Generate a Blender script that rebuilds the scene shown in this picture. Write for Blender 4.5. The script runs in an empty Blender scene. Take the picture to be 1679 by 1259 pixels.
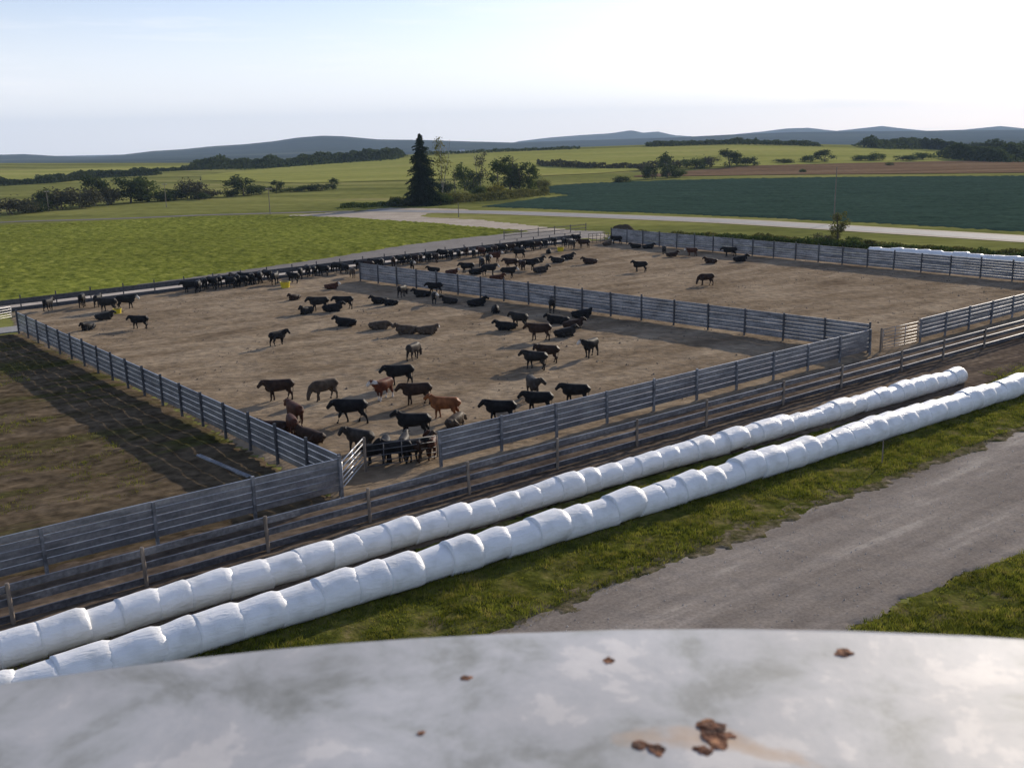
import bpy, bmesh, math, random
import numpy as np
from math import sin, cos, radians, pi
random.seed(7); rng = np.random.default_rng(11)
SC = bpy.context.scene
COL = SC.collection
PW, PH = 1679.0, 1259.0          # size of the photograph the positions were measured on
CAM_H = 16.0                     # camera stands on top of the silo, 16 m up
F_PX = 1600.0; PITCH = 13.814; ROLL = 1.203
SUN_EL = 18.5; SUN_ROT = 35.0    # degrees; rotation measured from +Y towards +X

# ------------------------------------------------------------------ camera
p, r = radians(PITCH), radians(ROLL)
FW = np.array([0, cos(p), -sin(p)]); RT0 = np.array([1., 0, 0]); UP0 = np.cross(RT0, FW)
RT = cos(r)*RT0 - sin(r)*UP0; UP = sin(r)*RT0 + cos(r)*UP0
cd = bpy.data.cameras.new('camera'); cam = bpy.data.objects.new('camera', cd); COL.objects.link(cam)
from mathutils import Matrix, Vector
cam.matrix_world = Matrix(((RT[0], UP[0], -FW[0], 0), (RT[1], UP[1], -FW[1], 0), (RT[2], UP[2], -FW[2], CAM_H), (0, 0, 0, 1)))
cd.sensor_width = 36; cd.lens = 36*F_PX/PW; cd.clip_start = .05; cd.clip_end = 30000
cd.dof.use_dof = True; cd.dof.focus_distance = 60; cd.dof.aperture_fstop = 8
SC.camera = cam

# ------------------------------------------------------------------ world, sun, exposure
w = bpy.data.worlds.new('World'); SC.world = w; w.use_nodes = True
nt = w.node_tree; nt.nodes.clear()
sky = nt.nodes.new('ShaderNodeTexSky'); sky.sky_type = 'NISHITA'; sky.sun_disc = False
sky.sun_elevation = radians(SUN_EL); sky.sun_rotation = radians(SUN_ROT)
sky.altitude = 100; sky.air_density = 1.0; sky.dust_density = .7; sky.ozone_density = 2.0
bg = nt.nodes.new('ShaderNodeBackground'); bg.inputs[1].default_value = 0.115
wo = nt.nodes.new('ShaderNodeOutputWorld')
wb = nt.nodes.new('ShaderNodeVectorMath'); wb.operation = 'MULTIPLY'; wb.inputs[1].default_value = (.96, .985, 1.20)   # cool white balance of the camera
hs = nt.nodes.new('ShaderNodeHueSaturation'); hs.inputs['Saturation'].default_value = .80; hs.inputs['Value'].default_value = 1.06   # thin high veil over the blue
nt.links.new(sky.outputs[0], wb.inputs[0]); nt.links.new(wb.outputs[0], hs.inputs['Color']); 
tcw = nt.nodes.new('ShaderNodeTexCoord'); mpw = nt.nodes.new('ShaderNodeMapping'); mpw.inputs['Scale'].default_value = (2.2, 2.2, 26)
ncl = nt.nodes.new('ShaderNodeTexNoise'); ncl.inputs['Scale'].default_value = 2.6; ncl.inputs['Detail'].default_value = 6; ncl.inputs['Roughness'].default_value = .6
mrc = nt.nodes.new('ShaderNodeMapRange'); mrc.inputs[1].default_value = .52; mrc.inputs[2].default_value = .72; mrc.inputs[3].default_value = 0; mrc.inputs[4].default_value = .30
mxc = nt.nodes.new('ShaderNodeMix'); mxc.data_type = 'RGBA'; mxc.inputs[7].default_value = (9.0, 8.8, 8.9, 1)      # faint wisps of cirrus
nt.links.new(tcw.outputs['Generated'], mpw.inputs[0]); nt.links.new(mpw.outputs[0], ncl.inputs['Vector']); nt.links.new(ncl.outputs['Fac'], mrc.inputs[0])
nt.links.new(mrc.outputs[0], mxc.inputs[0]); nt.links.new(hs.outputs[0], mxc.inputs[6]); 
# pale haze layer low over the whole horizon
spw = nt.nodes.new('ShaderNodeSeparateXYZ'); vl = nt.nodes.new('ShaderNodeMapRange'); vl.interpolation_type = 'SMOOTHERSTEP'
vl.inputs[1].default_value = -.02; vl.inputs[2].default_value = .20; vl.inputs[3].default_value = .80; vl.inputs[4].default_value = 0
mxh = nt.nodes.new('ShaderNodeMix'); mxh.data_type = 'RGBA'; mxh.inputs[7].default_value = (10.4, 10.2, 10.4, 1)
nt.links.new(tcw.outputs['Generated'], spw.inputs[0]); nt.links.new(spw.outputs[2], vl.inputs[0]); nt.links.new(vl.outputs[0], mxh.inputs[0])
nt.links.new(mxc.outputs[2], mxh.inputs[6]); nt.links.new(mxh.outputs[2], bg.inputs[0])
nt.links.new(bg.outputs[0], wo.inputs[0])
sd = bpy.data.lights.new('sun', 'SUN'); sd.energy = 5.0; sd.angle = radians(.5); sd.color = (1, .88, .72)
sun = bpy.data.objects.new('sun', sd); COL.objects.link(sun)
sv = Vector((sin(radians(SUN_ROT))*cos(radians(SUN_EL)), cos(radians(SUN_ROT))*cos(radians(SUN_EL)), sin(radians(SUN_EL))))
sun.rotation_euler = sv.to_track_quat('Z', 'Y').to_euler(); sun.location = (60, 60, 60)
SC.view_settings.view_transform = 'Standard'; SC.view_settings.look = 'None'
SC.view_settings.exposure = 0.18; SC.view_settings.gamma = 1; SC.view_settings.use_curve_mapping = False
SC.render.engine = 'CYCLES'
SC.cycles.max_bounces = 6; SC.cycles.diffuse_bounces = 2; SC.cycles.glossy_bounces = 2; SC.cycles.volume_bounces = 0
SC.cycles.transparent_max_bounces = 4

# ------------------------------------------------------------------ numbers: rays, noise, terrain
def ray(x, y): return FW + RT*(x-PW/2)/F_PX + UP*(PH/2-y)/F_PX
def G(x, y, z=0.0):                       # point of the place seen at a photo position, at height z
    d = ray(x, y); return np.array([0, 0, CAM_H]) + d*((z-CAM_H)/d[2])
def _h(ix, iy, s=0):
    v = np.sin(ix*127.1 + iy*311.7 + s*74.7)*43758.5453
    return v - np.floor(v)
def vnoise(x, y, s=0):
    x = np.asarray(x, float); y = np.asarray(y, float)
    ix, iy = np.floor(x), np.floor(y); fx, fy = x-ix, y-iy
    fx = fx*fx*(3-2*fx); fy = fy*fy*(3-2*fy)
    return (_h(ix, iy, s)*(1-fx)+_h(ix+1, iy, s)*fx)*(1-fy)+(_h(ix, iy+1, s)*(1-fx)+_h(ix+1, iy+1, s)*fx)*fy
def fbm(x, y, o=4, s=0):
    a, t, n = 1., 0., 0.
    for i in range(o):
        t = t + a*vnoise(x*2**i, y*2**i, s+i); n += a; a *= .5
    return t/n
def sstep(a, b, t):
    t = np.clip((t-a)/(b-a), 0, 1); return t*t*(3-2*t)
CREST = np.array([(-900, 270), (0, 268), (150, 268), (300, 268), (420, 268), (560, 261), (700, 252), (840, 246), (940, 242), (1050, 238), (1200, 234), (1400, 238), (1550, 243), (1679, 245), (2600, 245)], float)
RIDGE1 = np.array([(-900, 262), (0, 254), (40, 253), (90, 256), (150, 258), (200, 254), (250, 248), (300, 245), (350, 240), (400, 237), (450, 232), (490, 226), (530, 223), (565, 224), (620, 229), (700, 230), (760, 232), (840, 234), (900, 232), (1000, 229), (1100, 226), (1200, 221), (1300, 217), (1400, 216), (1500, 215), (1600, 214), (1679, 213), (2600, 205)], float)
RIDGE2 = np.array([(-900, 330), (0, 300), (780, 250), (850, 232), (900, 226), (950, 222), (1000, 219), (1035, 214), (1055, 218), (1078, 216), (1105, 222), (1150, 225), (1200, 221), (1250, 216), (1290, 211), (1325, 210), (1370, 215), (1400, 212), (1445, 207), (1480, 211), (1520, 215), (1580, 213), (1640, 207), (1679, 211), (2600, 210)], float)
def hor(x): return 236 - .021*(x-840)
def hgt(X, Y):
    X = np.asarray(X, float); Y = np.asarray(Y, float)
    col = 839.5 + 1647.8*(X/np.maximum(Y, 60) - .005)
    def prof(T, D): return CAM_H + (hor(col)-np.interp(col, T[:, 0], T[:, 1]))/1697.*D
    hc = prof(CREST, 900)
    z = hc*sstep(420, 900, Y)*(1-sstep(900, 1500, Y)) - 10*sstep(900, 1500, Y)
    z = z + 1.2*(fbm(X/120, Y/120, 2, 5)-.5)*sstep(450, 700, Y)*(1-sstep(820, 900, Y))
    r1 = prof(RIDGE1, 5200)+10; r2 = prof(RIDGE2, 8800)+10
    rough = 1 + .25*(fbm(X/500, Y/300, 3, 9)-.5)
    e1 = np.exp(-((Y-5200)/np.where(Y < 5200, 1100, 700))**2); e1 = e1*(1+(rough-1)*(1-e1)*3)
    z = z + r1*e1
    e2 = np.exp(-((Y-8800)/900.)**2)
    return z + np.maximum(r2, 0)*e2
def GT(x, y, far=1100):                   # the same on the rolling terrain
    d = ray(x, y); n = 500
    Ys = np.linspace(150, far, n); t = Ys/d[1]
    Z = CAM_H + d[2]*t; X = d[0]*t; D = Z-hgt(X, Ys)
    k = np.argmax(D < 0)
    if D[k] >= 0: k = n-1
    a = D[k-1]/(D[k-1]-D[k]) if D[k] < 0 else 0
    Y = Ys[k-1]*(1-a)+Ys[k]*a
    X = d[0]*Y/d[1]
    return np.array([X, Y, float(hgt(X, Y))])

# ------------------------------------------------------------------ meshes and objects
def mesh_np(name, v, f, smooth=False, mat=None):
    v = np.asarray(v, np.float32); f = np.asarray(f, np.int32); k = f.shape[1]
    m = bpy.data.meshes.new(name)
    m.vertices.add(len(v)); m.vertices.foreach_set('co', v.ravel())
    m.loops.add(f.size); m.loops.foreach_set('vertex_index', f.ravel())
    m.polygons.add(len(f)); m.polygons.foreach_set('loop_start', np.arange(0, f.size, k, dtype=np.int32))
    m.polygons.foreach_set('loop_total', np.full(len(f), k, np.int32))
    if smooth: m.polygons.foreach_set('use_smooth', np.ones(len(f), bool))
    m.update(calc_edges=True)
    if mat: m.materials.append(mat)
    return m
def ob(name, me, parent=None, loc=(0, 0, 0), rot=(0, 0, 0), scale=(1, 1, 1)):
    o = bpy.data.objects.new(name, me); COL.objects.link(o)
    o.location = loc; o.rotation_euler = rot; o.scale = scale
    if parent: o.parent = parent
    return o
def tag(o, label=None, cat=None, group=None, kind=None):
    if label: o['label'] = label
    if cat: o['category'] = cat
    if group: o['group'] = group
    if kind: o['kind'] = kind
    return o
class MB:
    def __init__(s): s.v = []; s.f = []
    def box(s, c, d, rz=0, ry=0):
        R = Matrix.Rotation(rz, 3, 'Z') @ Matrix.Rotation(ry, 3, 'Y'); b = len(s.v)
        for x, y, z in ((-1, -1, -1), (1, -1, -1), (1, 1, -1), (-1, 1, -1), (-1, -1, 1), (1, -1, 1), (1, 1, 1), (-1, 1, 1)):
            s.v.append(tuple(R @ Vector((x*d[0]/2, y*d[1]/2, z*d[2]/2)) + Vector(c)))
        s.f += [tuple(b+i for i in q) for q in ((0, 3, 2, 1), (4, 5, 6, 7), (0, 1, 5, 4), (1, 2, 6, 5), (2, 3, 7, 6), (3, 0, 4, 7))]
        return s
    def tube(s, pts, rad, n=8):
        b0 = len(s.v); pts = [Vector(q) for q in pts]
        if not hasattr(rad, '__len__'): rad = [rad]*len(pts)
        for i, q in enumerate(pts):
            d = (pts[min(i+1, len(pts)-1)]-pts[max(i-1, 0)]).normalized()
            a = Vector((0, 0, 1)) if abs(d.z) < .9 else Vector((1, 0, 0))
            u = d.cross(a).normalized(); w_ = d.cross(u)
            for k in range(n):
                t = 2*pi*k/n; s.v.append(tuple(q+(u*cos(t)+w_*sin(t))*rad[i]))
        for i in range(len(pts)-1):
            for k in range(n):
                a, b = b0+i*n+k, b0+i*n+(k+1) % n
                s.f.append((a, b, b+n, a+n))
        s.f.append(tuple(b0+k for k in range(n))[::-1]); s.f.append(tuple(b0+(len(pts)-1)*n+k for k in range(n)))
        return s
    def mesh(s, name, mat, smooth=False):
        m = bpy.data.meshes.new(name); m.from_pydata(s.v, [], s.f); m.materials.append(mat)
        if smooth: m.polygons.foreach_set('use_smooth', [True]*len(m.polygons))
        m.update(); return m

# ------------------------------------------------------------------ materials
def new_mat(name):
    m = bpy.data.materials.new(name); m.use_nodes = True; N = m.node_tree.nodes
    return m, N, m.node_tree.links, N['Principled BSDF']
def node(N, t, **k):
    n = N.new(t)
    for a, v in k.items(): setattr(n, a, v)
    return n
def ramp(N, stops, interp='LINEAR'):
    n = N.new('ShaderNodeValToRGB'); e = n.color_ramp.elements; n.color_ramp.interpolation = interp
    while len(e) > 1: e.remove(e[-1])
    e[0].position = stops[0][0]; e[0].color = (*stops[0][1], 1)
    for q, c in stops[1:]: x = e.new(q); x.color = (*c, 1)
    return n
def noisy(name, stops, scale=5, detail=5, rough=.9, stretch=None, rot=0, bump=0, bscale=None, metal=0, obj=False, second=None, spec=.3, bdist=.05, trans=None):
    if metal == 0 and spec <= .25: spec = 0; rough = 1
    """Principled with a colour ramp over noise, a second noise multiplied in, and bump."""
    m, N, L, B = new_mat(name)
    tc = N.new('ShaderNodeTexCoord'); mp = N.new('ShaderNodeMapping')
    geo = N.new('ShaderNodeNewGeometry')
    L.new(tc.outputs['Object'] if obj else geo.outputs['Position'], mp.inputs[0])
    mp.vector_type = 'TEXTURE'; mp.inputs['Rotation'].default_value = (0, 0, -rot)
    if stretch: mp.inputs['Scale'].default_value = tuple(1/q for q in stretch)
    n1 = node(N, 'ShaderNodeTexNoise'); n1.inputs['Scale'].default_value = scale; n1.inputs['Detail'].default_value = detail; n1.inputs['Roughness'].default_value = .62
    L.new(mp.outputs[0], n1.inputs['Vector'])
    cr = ramp(N, stops); L.new(n1.outputs['Fac'], cr.inputs[0]); col = cr.outputs[0]
    if second:
        sc, lo, hi = second
        n2 = node(N, 'ShaderNodeTexNoise'); n2.inputs['Scale'].default_value = sc; n2.inputs['Detail'].default_value = 4
        L.new(tc.outputs['Object'] if obj else geo.outputs['Position'], n2.inputs['Vector'])
        mr = N.new('ShaderNodeMapRange'); mr.inputs[1].default_value = .3; mr.inputs[2].default_value = .7
        mr.inputs[3].default_value = lo; mr.inputs[4].default_value = hi; L.new(n2.outputs['Fac'], mr.inputs[0])
        mx = node(N, 'ShaderNodeVectorMath', operation='SCALE'); L.new(col, mx.inputs[0]); L.new(mr.outputs[0], mx.inputs['Scale']); col = mx.outputs[0]
    L.new(col, B.inputs['Base Color']); B.inputs['Roughness'].default_value = rough; B.inputs['Metallic'].default_value = metal
    B.inputs['Specular IOR Level'].default_value = spec
    if bump:
        nb = node(N, 'ShaderNodeTexNoise'); nb.inputs['Scale'].default_value = bscale or scale*3; nb.inputs['Detail'].default_value = 5
        L.new(mp.outputs[0], nb.inputs['Vector'])
        bp = N.new('ShaderNodeBump'); bp.inputs['Strength'].default_value = bump; bp.inputs['Distance'].default_value = bdist
        L.new(nb.outputs['Fac'], bp.inputs['Height']); L.new(bp.outputs[0], B.inputs['Normal'])
    if trans:
        t = N.new('ShaderNodeBsdfTranslucent'); a = N.new('ShaderNodeMixShader'); a.inputs[0].default_value = trans
        out = N['Material Output']; L.new(col, t.inputs[0]); L.new(B.outputs[0], a.inputs[1]); L.new(t.outputs[0], a.inputs[2]); L.new(a.outputs[0], out.inputs[0])
    return m
R38 = radians(-37)
M = {}
M['soil'] = noisy('feedlot_soil', [(.26, (.125, .09, .06)), (.42, (.215, .162, .107)), (.55, (.285, .22, .15)), (.72, (.37, .295, .205))], scale=.16, detail=9, stretch=(.55, 1.6, 1), rot=R38, second=(1.3, .72, 1.16), bump=1.0, bscale=2.6, bdist=.15, spec=.15)
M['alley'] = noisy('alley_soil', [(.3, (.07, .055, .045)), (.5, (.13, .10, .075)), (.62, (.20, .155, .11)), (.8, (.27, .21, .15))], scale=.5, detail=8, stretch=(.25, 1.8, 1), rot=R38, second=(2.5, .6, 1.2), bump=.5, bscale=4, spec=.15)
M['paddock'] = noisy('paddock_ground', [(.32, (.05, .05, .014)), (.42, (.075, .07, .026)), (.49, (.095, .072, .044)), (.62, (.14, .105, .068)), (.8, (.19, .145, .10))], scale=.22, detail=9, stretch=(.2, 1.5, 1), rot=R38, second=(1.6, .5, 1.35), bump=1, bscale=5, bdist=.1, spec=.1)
M['gravel'] = noisy('gravel', [(.3, (.175, .148, .125)), (.46, (.235, .203, .172)), (.57, (.285, .248, .212)), (.68, (.42, .375, .32))], scale=.35, detail=10, stretch=(.18, 1.5, 1), rot=radians(-36), second=(9, .8, 1.15), bump=.4, bscale=9, bdist=.03, spec=.2)
M['drive'] = noisy('farm_drive', [(.3, (.10, .088, .08)), (.7, (.16, .142, .13))], scale=.3, detail=6, second=(2, .85, 1.1), bump=.3, bscale=3)
M['pale_track'] = noisy('pale_gravel', [(.3, (.25, .20, .15)), (.7, (.38, .315, .24))], scale=.2, detail=5, second=(2, .85, 1.1))
M['asphalt'] = noisy('asphalt', [(.3, (.15, .15, .155)), (.7, (.21, .21, .215))], scale=.3, detail=5, second=(3, .9, 1.1), rough=.85)
M['shoulder'] = noisy('road_shoulder', [(.3, (.20, .165, .115)), (.7, (.31, .26, .19))], scale=.5, detail=5)
M['crop'] = noisy('leafy_crop', [(.30, (.10, .12, .022)), (.45, (.185, .21, .036)), (.57, (.265, .285, .054)), (.72, (.37, .37, .09))], scale=.8, detail=8, second=(.03, .8, 1.15), bump=.5, bscale=2, bdist=.2, spec=.2, trans=.25)
M['dark_crop'] = noisy('dark_crop', [(.3, (.026, .046, .034)), (.7, (.046, .078, .057))], scale=.12, detail=6, stretch=(.35, 2, 1), rot=radians(12), second=(.8, .8, 1.2), bump=.5, bscale=1.5, bdist=.2, spec=.15, rough=.8)
M['grass_soil'] = noisy('turf', [(.32, (.045, .052, .010)), (.46, (.085, .092, .018)), (.58, (.135, .125, .035)), (.72, (.20, .155, .085))], scale=.8, detail=8, second=(3, .6, 1.2), bump=.8, bscale=8, bdist=.06, spec=.1)
M['grass'] = noisy('grass_blades', [(.32, (.07, .088, .012)), (.45, (.145, .165, .020)), (.56, (.24, .24, .035)), (.68, (.36, .30, .08))], scale=2.5, detail=5, second=(.5, .5, 1.35), spec=.25, rough=.6, trans=.35)
M['dry_grass'] = noisy('dry_grass', [(.3, (.13, .115, .05)), (.7, (.26, .22, .11))], scale=1.0, detail=5, second=(.35, .7, 1.2), trans=.3)
M['meadow'] = noisy('meadow', [(.32, (.10, .108, .034)), (.45, (.165, .172, .05)), (.58, (.23, .225, .07)), (.72, (.29, .245, .12))], scale=.022, detail=9, stretch=(.35, 1.4, 1), rot=radians(8), second=(.25, .8, 1.15), bump=.4, bscale=.8, bdist=.3, spec=.1)
M['far_green'] = noisy('far_hay_field', [(.3, (.20, .208, .055)), (.5, (.27, .27, .072)), (.7, (.34, .315, .105))], scale=.012, detail=8, stretch=(.3, 1.6, 1), second=(.2, .88, 1.1), spec=.1)
M['brown_field'] = noisy('ploughed_soil', [(.3, (.11, .075, .045)), (.5, (.17, .11, .065)), (.7, (.24, .17, .10))], scale=.03, detail=8, stretch=(.35, 2, 1), second=(.3, .8, 1.15), spec=.1)
M['forest_hill'] = noisy('wooded_hills', [(.35, (.016, .024, .016)), (.52, (.03, .042, .026)), (.60, (.055, .065, .035)), (.64, (.10, .105, .06)), (.72, (.04, .05, .03))], scale=.0016, detail=10, stretch=(.5, 1.6, 1), second=(.02, .7, 1.2), bump=1, bscale=.02, bdist=8, spec=.05)
M['galv'] = noisy('galvanised_rail', [(.3, (.17, .18, .20)), (.5, (.29, .30, .325)), (.7, (.42, .43, .45))], scale=1.2, detail=6, stretch=(.5, .5, 2), second=(7, .8, 1.1), metal=.75, rough=.42, bump=.1, bscale=6)
M['galv_old'] = noisy('weathered_rail', [(.3, (.11, .112, .12)), (.5, (.24, .245, .26)), (.7, (.38, .38, .39))], scale=1.1, detail=6, stretch=(.5, .5, 2), second=(6, .7, 1.1), metal=.4, rough=.5, bump=.1, bscale=6)
M['lane_rail'] = noisy('dull_lane_rail', [(.3, (.06, .065, .08)), (.5, (.12, .128, .15)), (.7, (.22, .228, .25))], scale=1.1, detail=6, stretch=(.5, .5, 2), second=(6, .6, 1.2), metal=.5, rough=.4)
M['galv_sunlit'] = noisy('sunlit_gate_pipe', [(.3, (.5, .5, .5)), (.7, (.7, .7, .69))], scale=3, metal=.4, rough=.35)  # galvanised pipe coloured paler for the sun it catches
M['pipe_dark'] = noisy('dark_gate_pipe', [(.3, (.07, .07, .075)), (.7, (.14, .14, .145))], scale=3, metal=.3, rough=.5)
M['post_dark'] = noisy('dark_post', [(.3, (.05, .05, .055)), (.7, (.11, .11, .115))], scale=4, obj=False, metal=.2, rough=.6)
M['wood'] = noisy('weathered_wood', [(.3, (.13, .105, .085)), (.5, (.22, .18, .145)), (.7, (.30, .25, .20))], scale=3, stretch=(4, 4, .5), bump=.4, bscale=20, second=(1.2, .8, 1.1))
M['concrete'] = noisy('concrete', [(.3, (.22, .21, .20)), (.7, (.34, .33, .31))], scale=1.2, detail=7, second=(6, .85, 1.1), bump=.2, bscale=8)
M['apron'] = noisy('feed_lane', [(.3, (.33, .28, .23)), (.55, (.46, .40, .33)), (.75, (.56, .50, .43))], scale=.5, detail=7, second=(3, .85, 1.1))
M['bark'] = noisy('bark', [(.3, (.07, .055, .042)), (.7, (.14, .11, .085))], scale=4, obj=True)
M['bark_pale'] = noisy('pale_bark', [(.3, (.22, .19, .16)), (.7, (.36, .32, .27))], scale=4, obj=True)
def leafmat(n, a, b, c, tr=.3): return noisy(n, [(.3, a), (.5, b), (.7, c)], scale=.45, detail=4, second=(2.5, .7, 1.25), trans=tr, rough=.65, spec=.2)
M['spruce'] = leafmat('spruce_needles', (.014, .024, .014), (.022, .038, .020), (.036, .056, .028), .12)
M['leaf_dark'] = leafmat('dark_leaves', (.03, .044, .018), (.05, .070, .028), (.078, .096, .04))
M['leaf_mid'] = leafmat('mid_leaves', (.04, .062, .016), (.068, .095, .026), (.105, .13, .038))
M['leaf_olive'] = leafmat('olive_leaves', (.085, .09, .026), (.13, .13, .04), (.18, .17, .055))
M['leaf_yellow'] = leafmat('yellow_leaves', (.11, .10, .018), (.17, .155, .028), (.24, .20, .04))
M['leaf_grey'] = leafmat('grey_brown_twigs', (.055, .056, .032), (.085, .082, .048), (.12, .112, .068), .15)
M['yellow'] = noisy('yellow_plastic', [(.3, (.55, .43, .02)), (.7, (.68, .54, .03))], scale=3, rough=.5)
M['lick'] = noisy('feed_block', [(.3, (.05, .04, .028)), (.7, (.10, .08, .055))], scale=8, spec=.02)
M['house_wall'] = noisy('white_siding', [(.3, (.7, .7, .68)), (.7, (.8, .8, .78))], scale=1)
M['house_roof'] = noisy('grey_roof', [(.3, (.15, .15, .16)), (.7, (.2, .2, .21))], scale=1)
M['window'] = noisy('dark_glass', [(.3, (.02, .025, .03)), (.7, (.03, .035, .04))], scale=1, rough=.1)
M['insulator'] = noisy('porcelain', [(.3, (.4, .4, .4)), (.7, (.5, .5, .5))], scale=1, rough=.2)

def wrap_mat():
    m, N, L, B = new_mat('white_bale_wrap')
    tc = N.new('ShaderNodeTexCoord'); mp = N.new('ShaderNodeMapping'); mp.inputs['Scale'].default_value = (1.1, 3.2, 3.2)
    oi = N.new('ShaderNodeObjectInfo'); ad = node(N, 'ShaderNodeVectorMath', operation='ADD')
    cmb = N.new('ShaderNodeCombineXYZ'); ml = node(N, 'ShaderNodeMath', operation='MULTIPLY'); ml.inputs[1].default_value = 57.
    L.new(oi.outputs['Random'], ml.inputs[0]); L.new(ml.outputs[0], cmb.inputs[0]); L.new(tc.outputs['Object'], ad.inputs[0]); L.new(cmb.outputs[0], ad.inputs[1])
    L.new(ad.outputs[0], mp.inputs[0])
    n = N.new('ShaderNodeTexNoise'); n.inputs['Scale'].default_value = 2.2; n.inputs['Detail'].default_value = 6; n.inputs['Distortion'].default_value = .8; L.new(mp.outputs[0], n.inputs['Vector'])
    n2 = N.new('ShaderNodeTexNoise'); n2.inputs['Scale'].default_value = 1.4; n2.inputs['Detail'].default_value = 6; L.new(ad.outputs[0], n2.inputs['Vector'])
    cr = ramp(N, [(.32, (.70, .70, .68)), (.5, (.83, .83, .82)), (.7, (.88, .88, .87))]); L.new(n2.outputs['Fac'], cr.inputs[0])
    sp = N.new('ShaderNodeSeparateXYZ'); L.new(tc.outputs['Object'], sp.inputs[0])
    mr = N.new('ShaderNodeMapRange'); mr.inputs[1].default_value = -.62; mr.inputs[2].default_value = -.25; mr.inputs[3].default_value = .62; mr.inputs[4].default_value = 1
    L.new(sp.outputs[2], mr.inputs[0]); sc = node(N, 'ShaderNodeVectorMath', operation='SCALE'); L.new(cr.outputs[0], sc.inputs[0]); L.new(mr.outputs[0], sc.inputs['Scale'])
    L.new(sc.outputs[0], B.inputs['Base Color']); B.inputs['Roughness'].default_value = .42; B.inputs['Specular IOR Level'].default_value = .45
    bp = N.new('ShaderNodeBump'); bp.inputs['Strength'].default_value = .45; bp.inputs['Distance'].default_value = .08; L.new(n.outputs['Fac'], bp.inputs['Height']); L.new(bp.outputs[0], B.inputs['Normal'])
    return m
M['wrap'] = wrap_mat()

def roof_mat():
    m, N, L, B = new_mat('stained_galvanised_roof')
    tc = N.new('ShaderNodeTexCoord')
    n = N.new('ShaderNodeTexNoise'); n.inputs['Scale'].default_value = 6.5; n.inputs['Detail'].default_value = 9; n.inputs['Roughness'].default_value = .66; n.inputs['Distortion'].default_value = .25; L.new(tc.outputs['Object'], n.inputs['Vector'])
    cr = ramp(N, [(.30, (.25, .255, .235)), (.40, (.34, .345, .33)), (.455, (.41, .415, .41)), (.52, (.46, .46, .46)), (.575, (.49, .485, .48)), (.60, (.58, .56, .54)), (.72, (.64, .62, .59))]); L.new(n.outputs['Fac'], cr.inputs[0])
    v = N.new('ShaderNodeTexNoise'); v.inputs['Scale'].default_value = 2.3; v.inputs['Detail'].default_value = 3; L.new(tc.outputs['Object'], v.inputs['Vector'])
    mr = N.new('ShaderNodeMapRange'); mr.inputs[1].default_value = .35; mr.inputs[2].default_value = .65; mr.inputs[3].default_value = .82; mr.inputs[4].default_value = 1.12; L.new(v.outputs['Fac'], mr.inputs[0])
    sc = node(N, 'ShaderNodeVectorMath', operation='SCALE'); L.new(cr.outputs[0], sc.inputs[0]); L.new(mr.outputs[0], sc.inputs['Scale']); col = sc.outputs[0]
    # rust stains around fixed places on the sheet
    at = N.new('ShaderNodeAttribute'); at.attribute_name = 'rust'
    nr = N.new('ShaderNodeTexNoise'); nr.inputs['Scale'].default_value = 30; nr.inputs['Detail'].default_value = 6; L.new(tc.outputs['Object'], nr.inputs['Vector'])
    a = node(N, 'ShaderNodeMath', operation='MULTIPLY'); L.new(at.outputs['Fac'], a.inputs[0]); L.new(nr.outputs['Fac'], a.inputs[1])
    rr = ramp(N, [(.14, (0, 0, 0)), (.22, (.55, .55, .55)), (.42, (1, 1, 1))]); L.new(a.outputs[0], rr.inputs[0])
    mx = node(N, 'ShaderNodeMix', data_type='RGBA'); L.new(rr.outputs[0], mx.inputs[0]); L.new(col, mx.inputs[6]); mx.inputs[7].default_value = (.44, .33, .24, 1)
    L.new(mx.outputs[2], B.inputs['Base Color'])
    B.inputs['Metallic'].default_value = .1; B.inputs['Roughness'].default_value = .62; B.inputs['Specular IOR Level'].default_value = .2
    bp = N.new('ShaderNodeBump'); bp.inputs['Strength'].default_value = .08; bp.inputs['Distance'].default_value = .02; L.new(n.outputs['Fac'], bp.inputs['Height']); L.new(bp.outputs[0], B.inputs['Normal'])
    return m
M['roof'] = roof_mat()

def coat(name, base, white=0):
    m, N, L, B = new_mat(name)
    tc = N.new('ShaderNodeTexCoord'); n = N.new('ShaderNodeTexNoise'); n.inputs['Scale'].default_value = 3; n.inputs['Detail'].default_value = 5; L.new(tc.outputs['Object'], n.inputs['Vector'])
    d = tuple(c*.65 for c in base); h = tuple(min(1, c*1.4+.004) for c in base)
    cr = ramp(N, [(.35, d), (.5, base), (.68, h)]); L.new(n.outputs['Fac'], cr.inputs[0]); col = cr.outputs[0]
    if white:
        at = N.new('ShaderNodeAttribute'); at.attribute_name = 'face' if white == 1 else 'marks'
        mx = node(N, 'ShaderNodeMix', data_type='RGBA'); L.new(at.outputs['Fac'], mx.inputs[0]); L.new(col, mx.inputs[6]); mx.inputs[7].default_value = (.62, .58, .52, 1); col = mx.outputs[2]
    L.new(col, B.inputs['Base Color']); B.inputs['Roughness'].default_value = .6; B.inputs['Specular IOR Level'].default_value = .12
    return m
COAT = {'black': coat('black_coat', (.010, .009, .009)), 'blackw': coat('black_coat_white_face', (.011, .010, .010), 1),
        'char': coat('charcoal_coat', (.019, .016, .014)), 'dkbrown': coat('dark_brown_coat', (.032, .017, .011)),
        'red': coat('red_brown_coat', (.060, .020, .010)), 'tan': coat('tan_coat', (.20, .07, .024)),
        'hereford': coat('red_coat_white_face', (.10, .026, .010), 2), 'grey': coat('grey_brown_coat', (.07, .05, .034)),
        'greyw': coat('grey_brown_coat_white_face', (.075, .052, .035), 1), 'redw': coat('red_brown_coat_white_face', (.062, .022, .012), 1),
        'smoke': coat('smoky_coat', (.036, .029, .024))}

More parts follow.
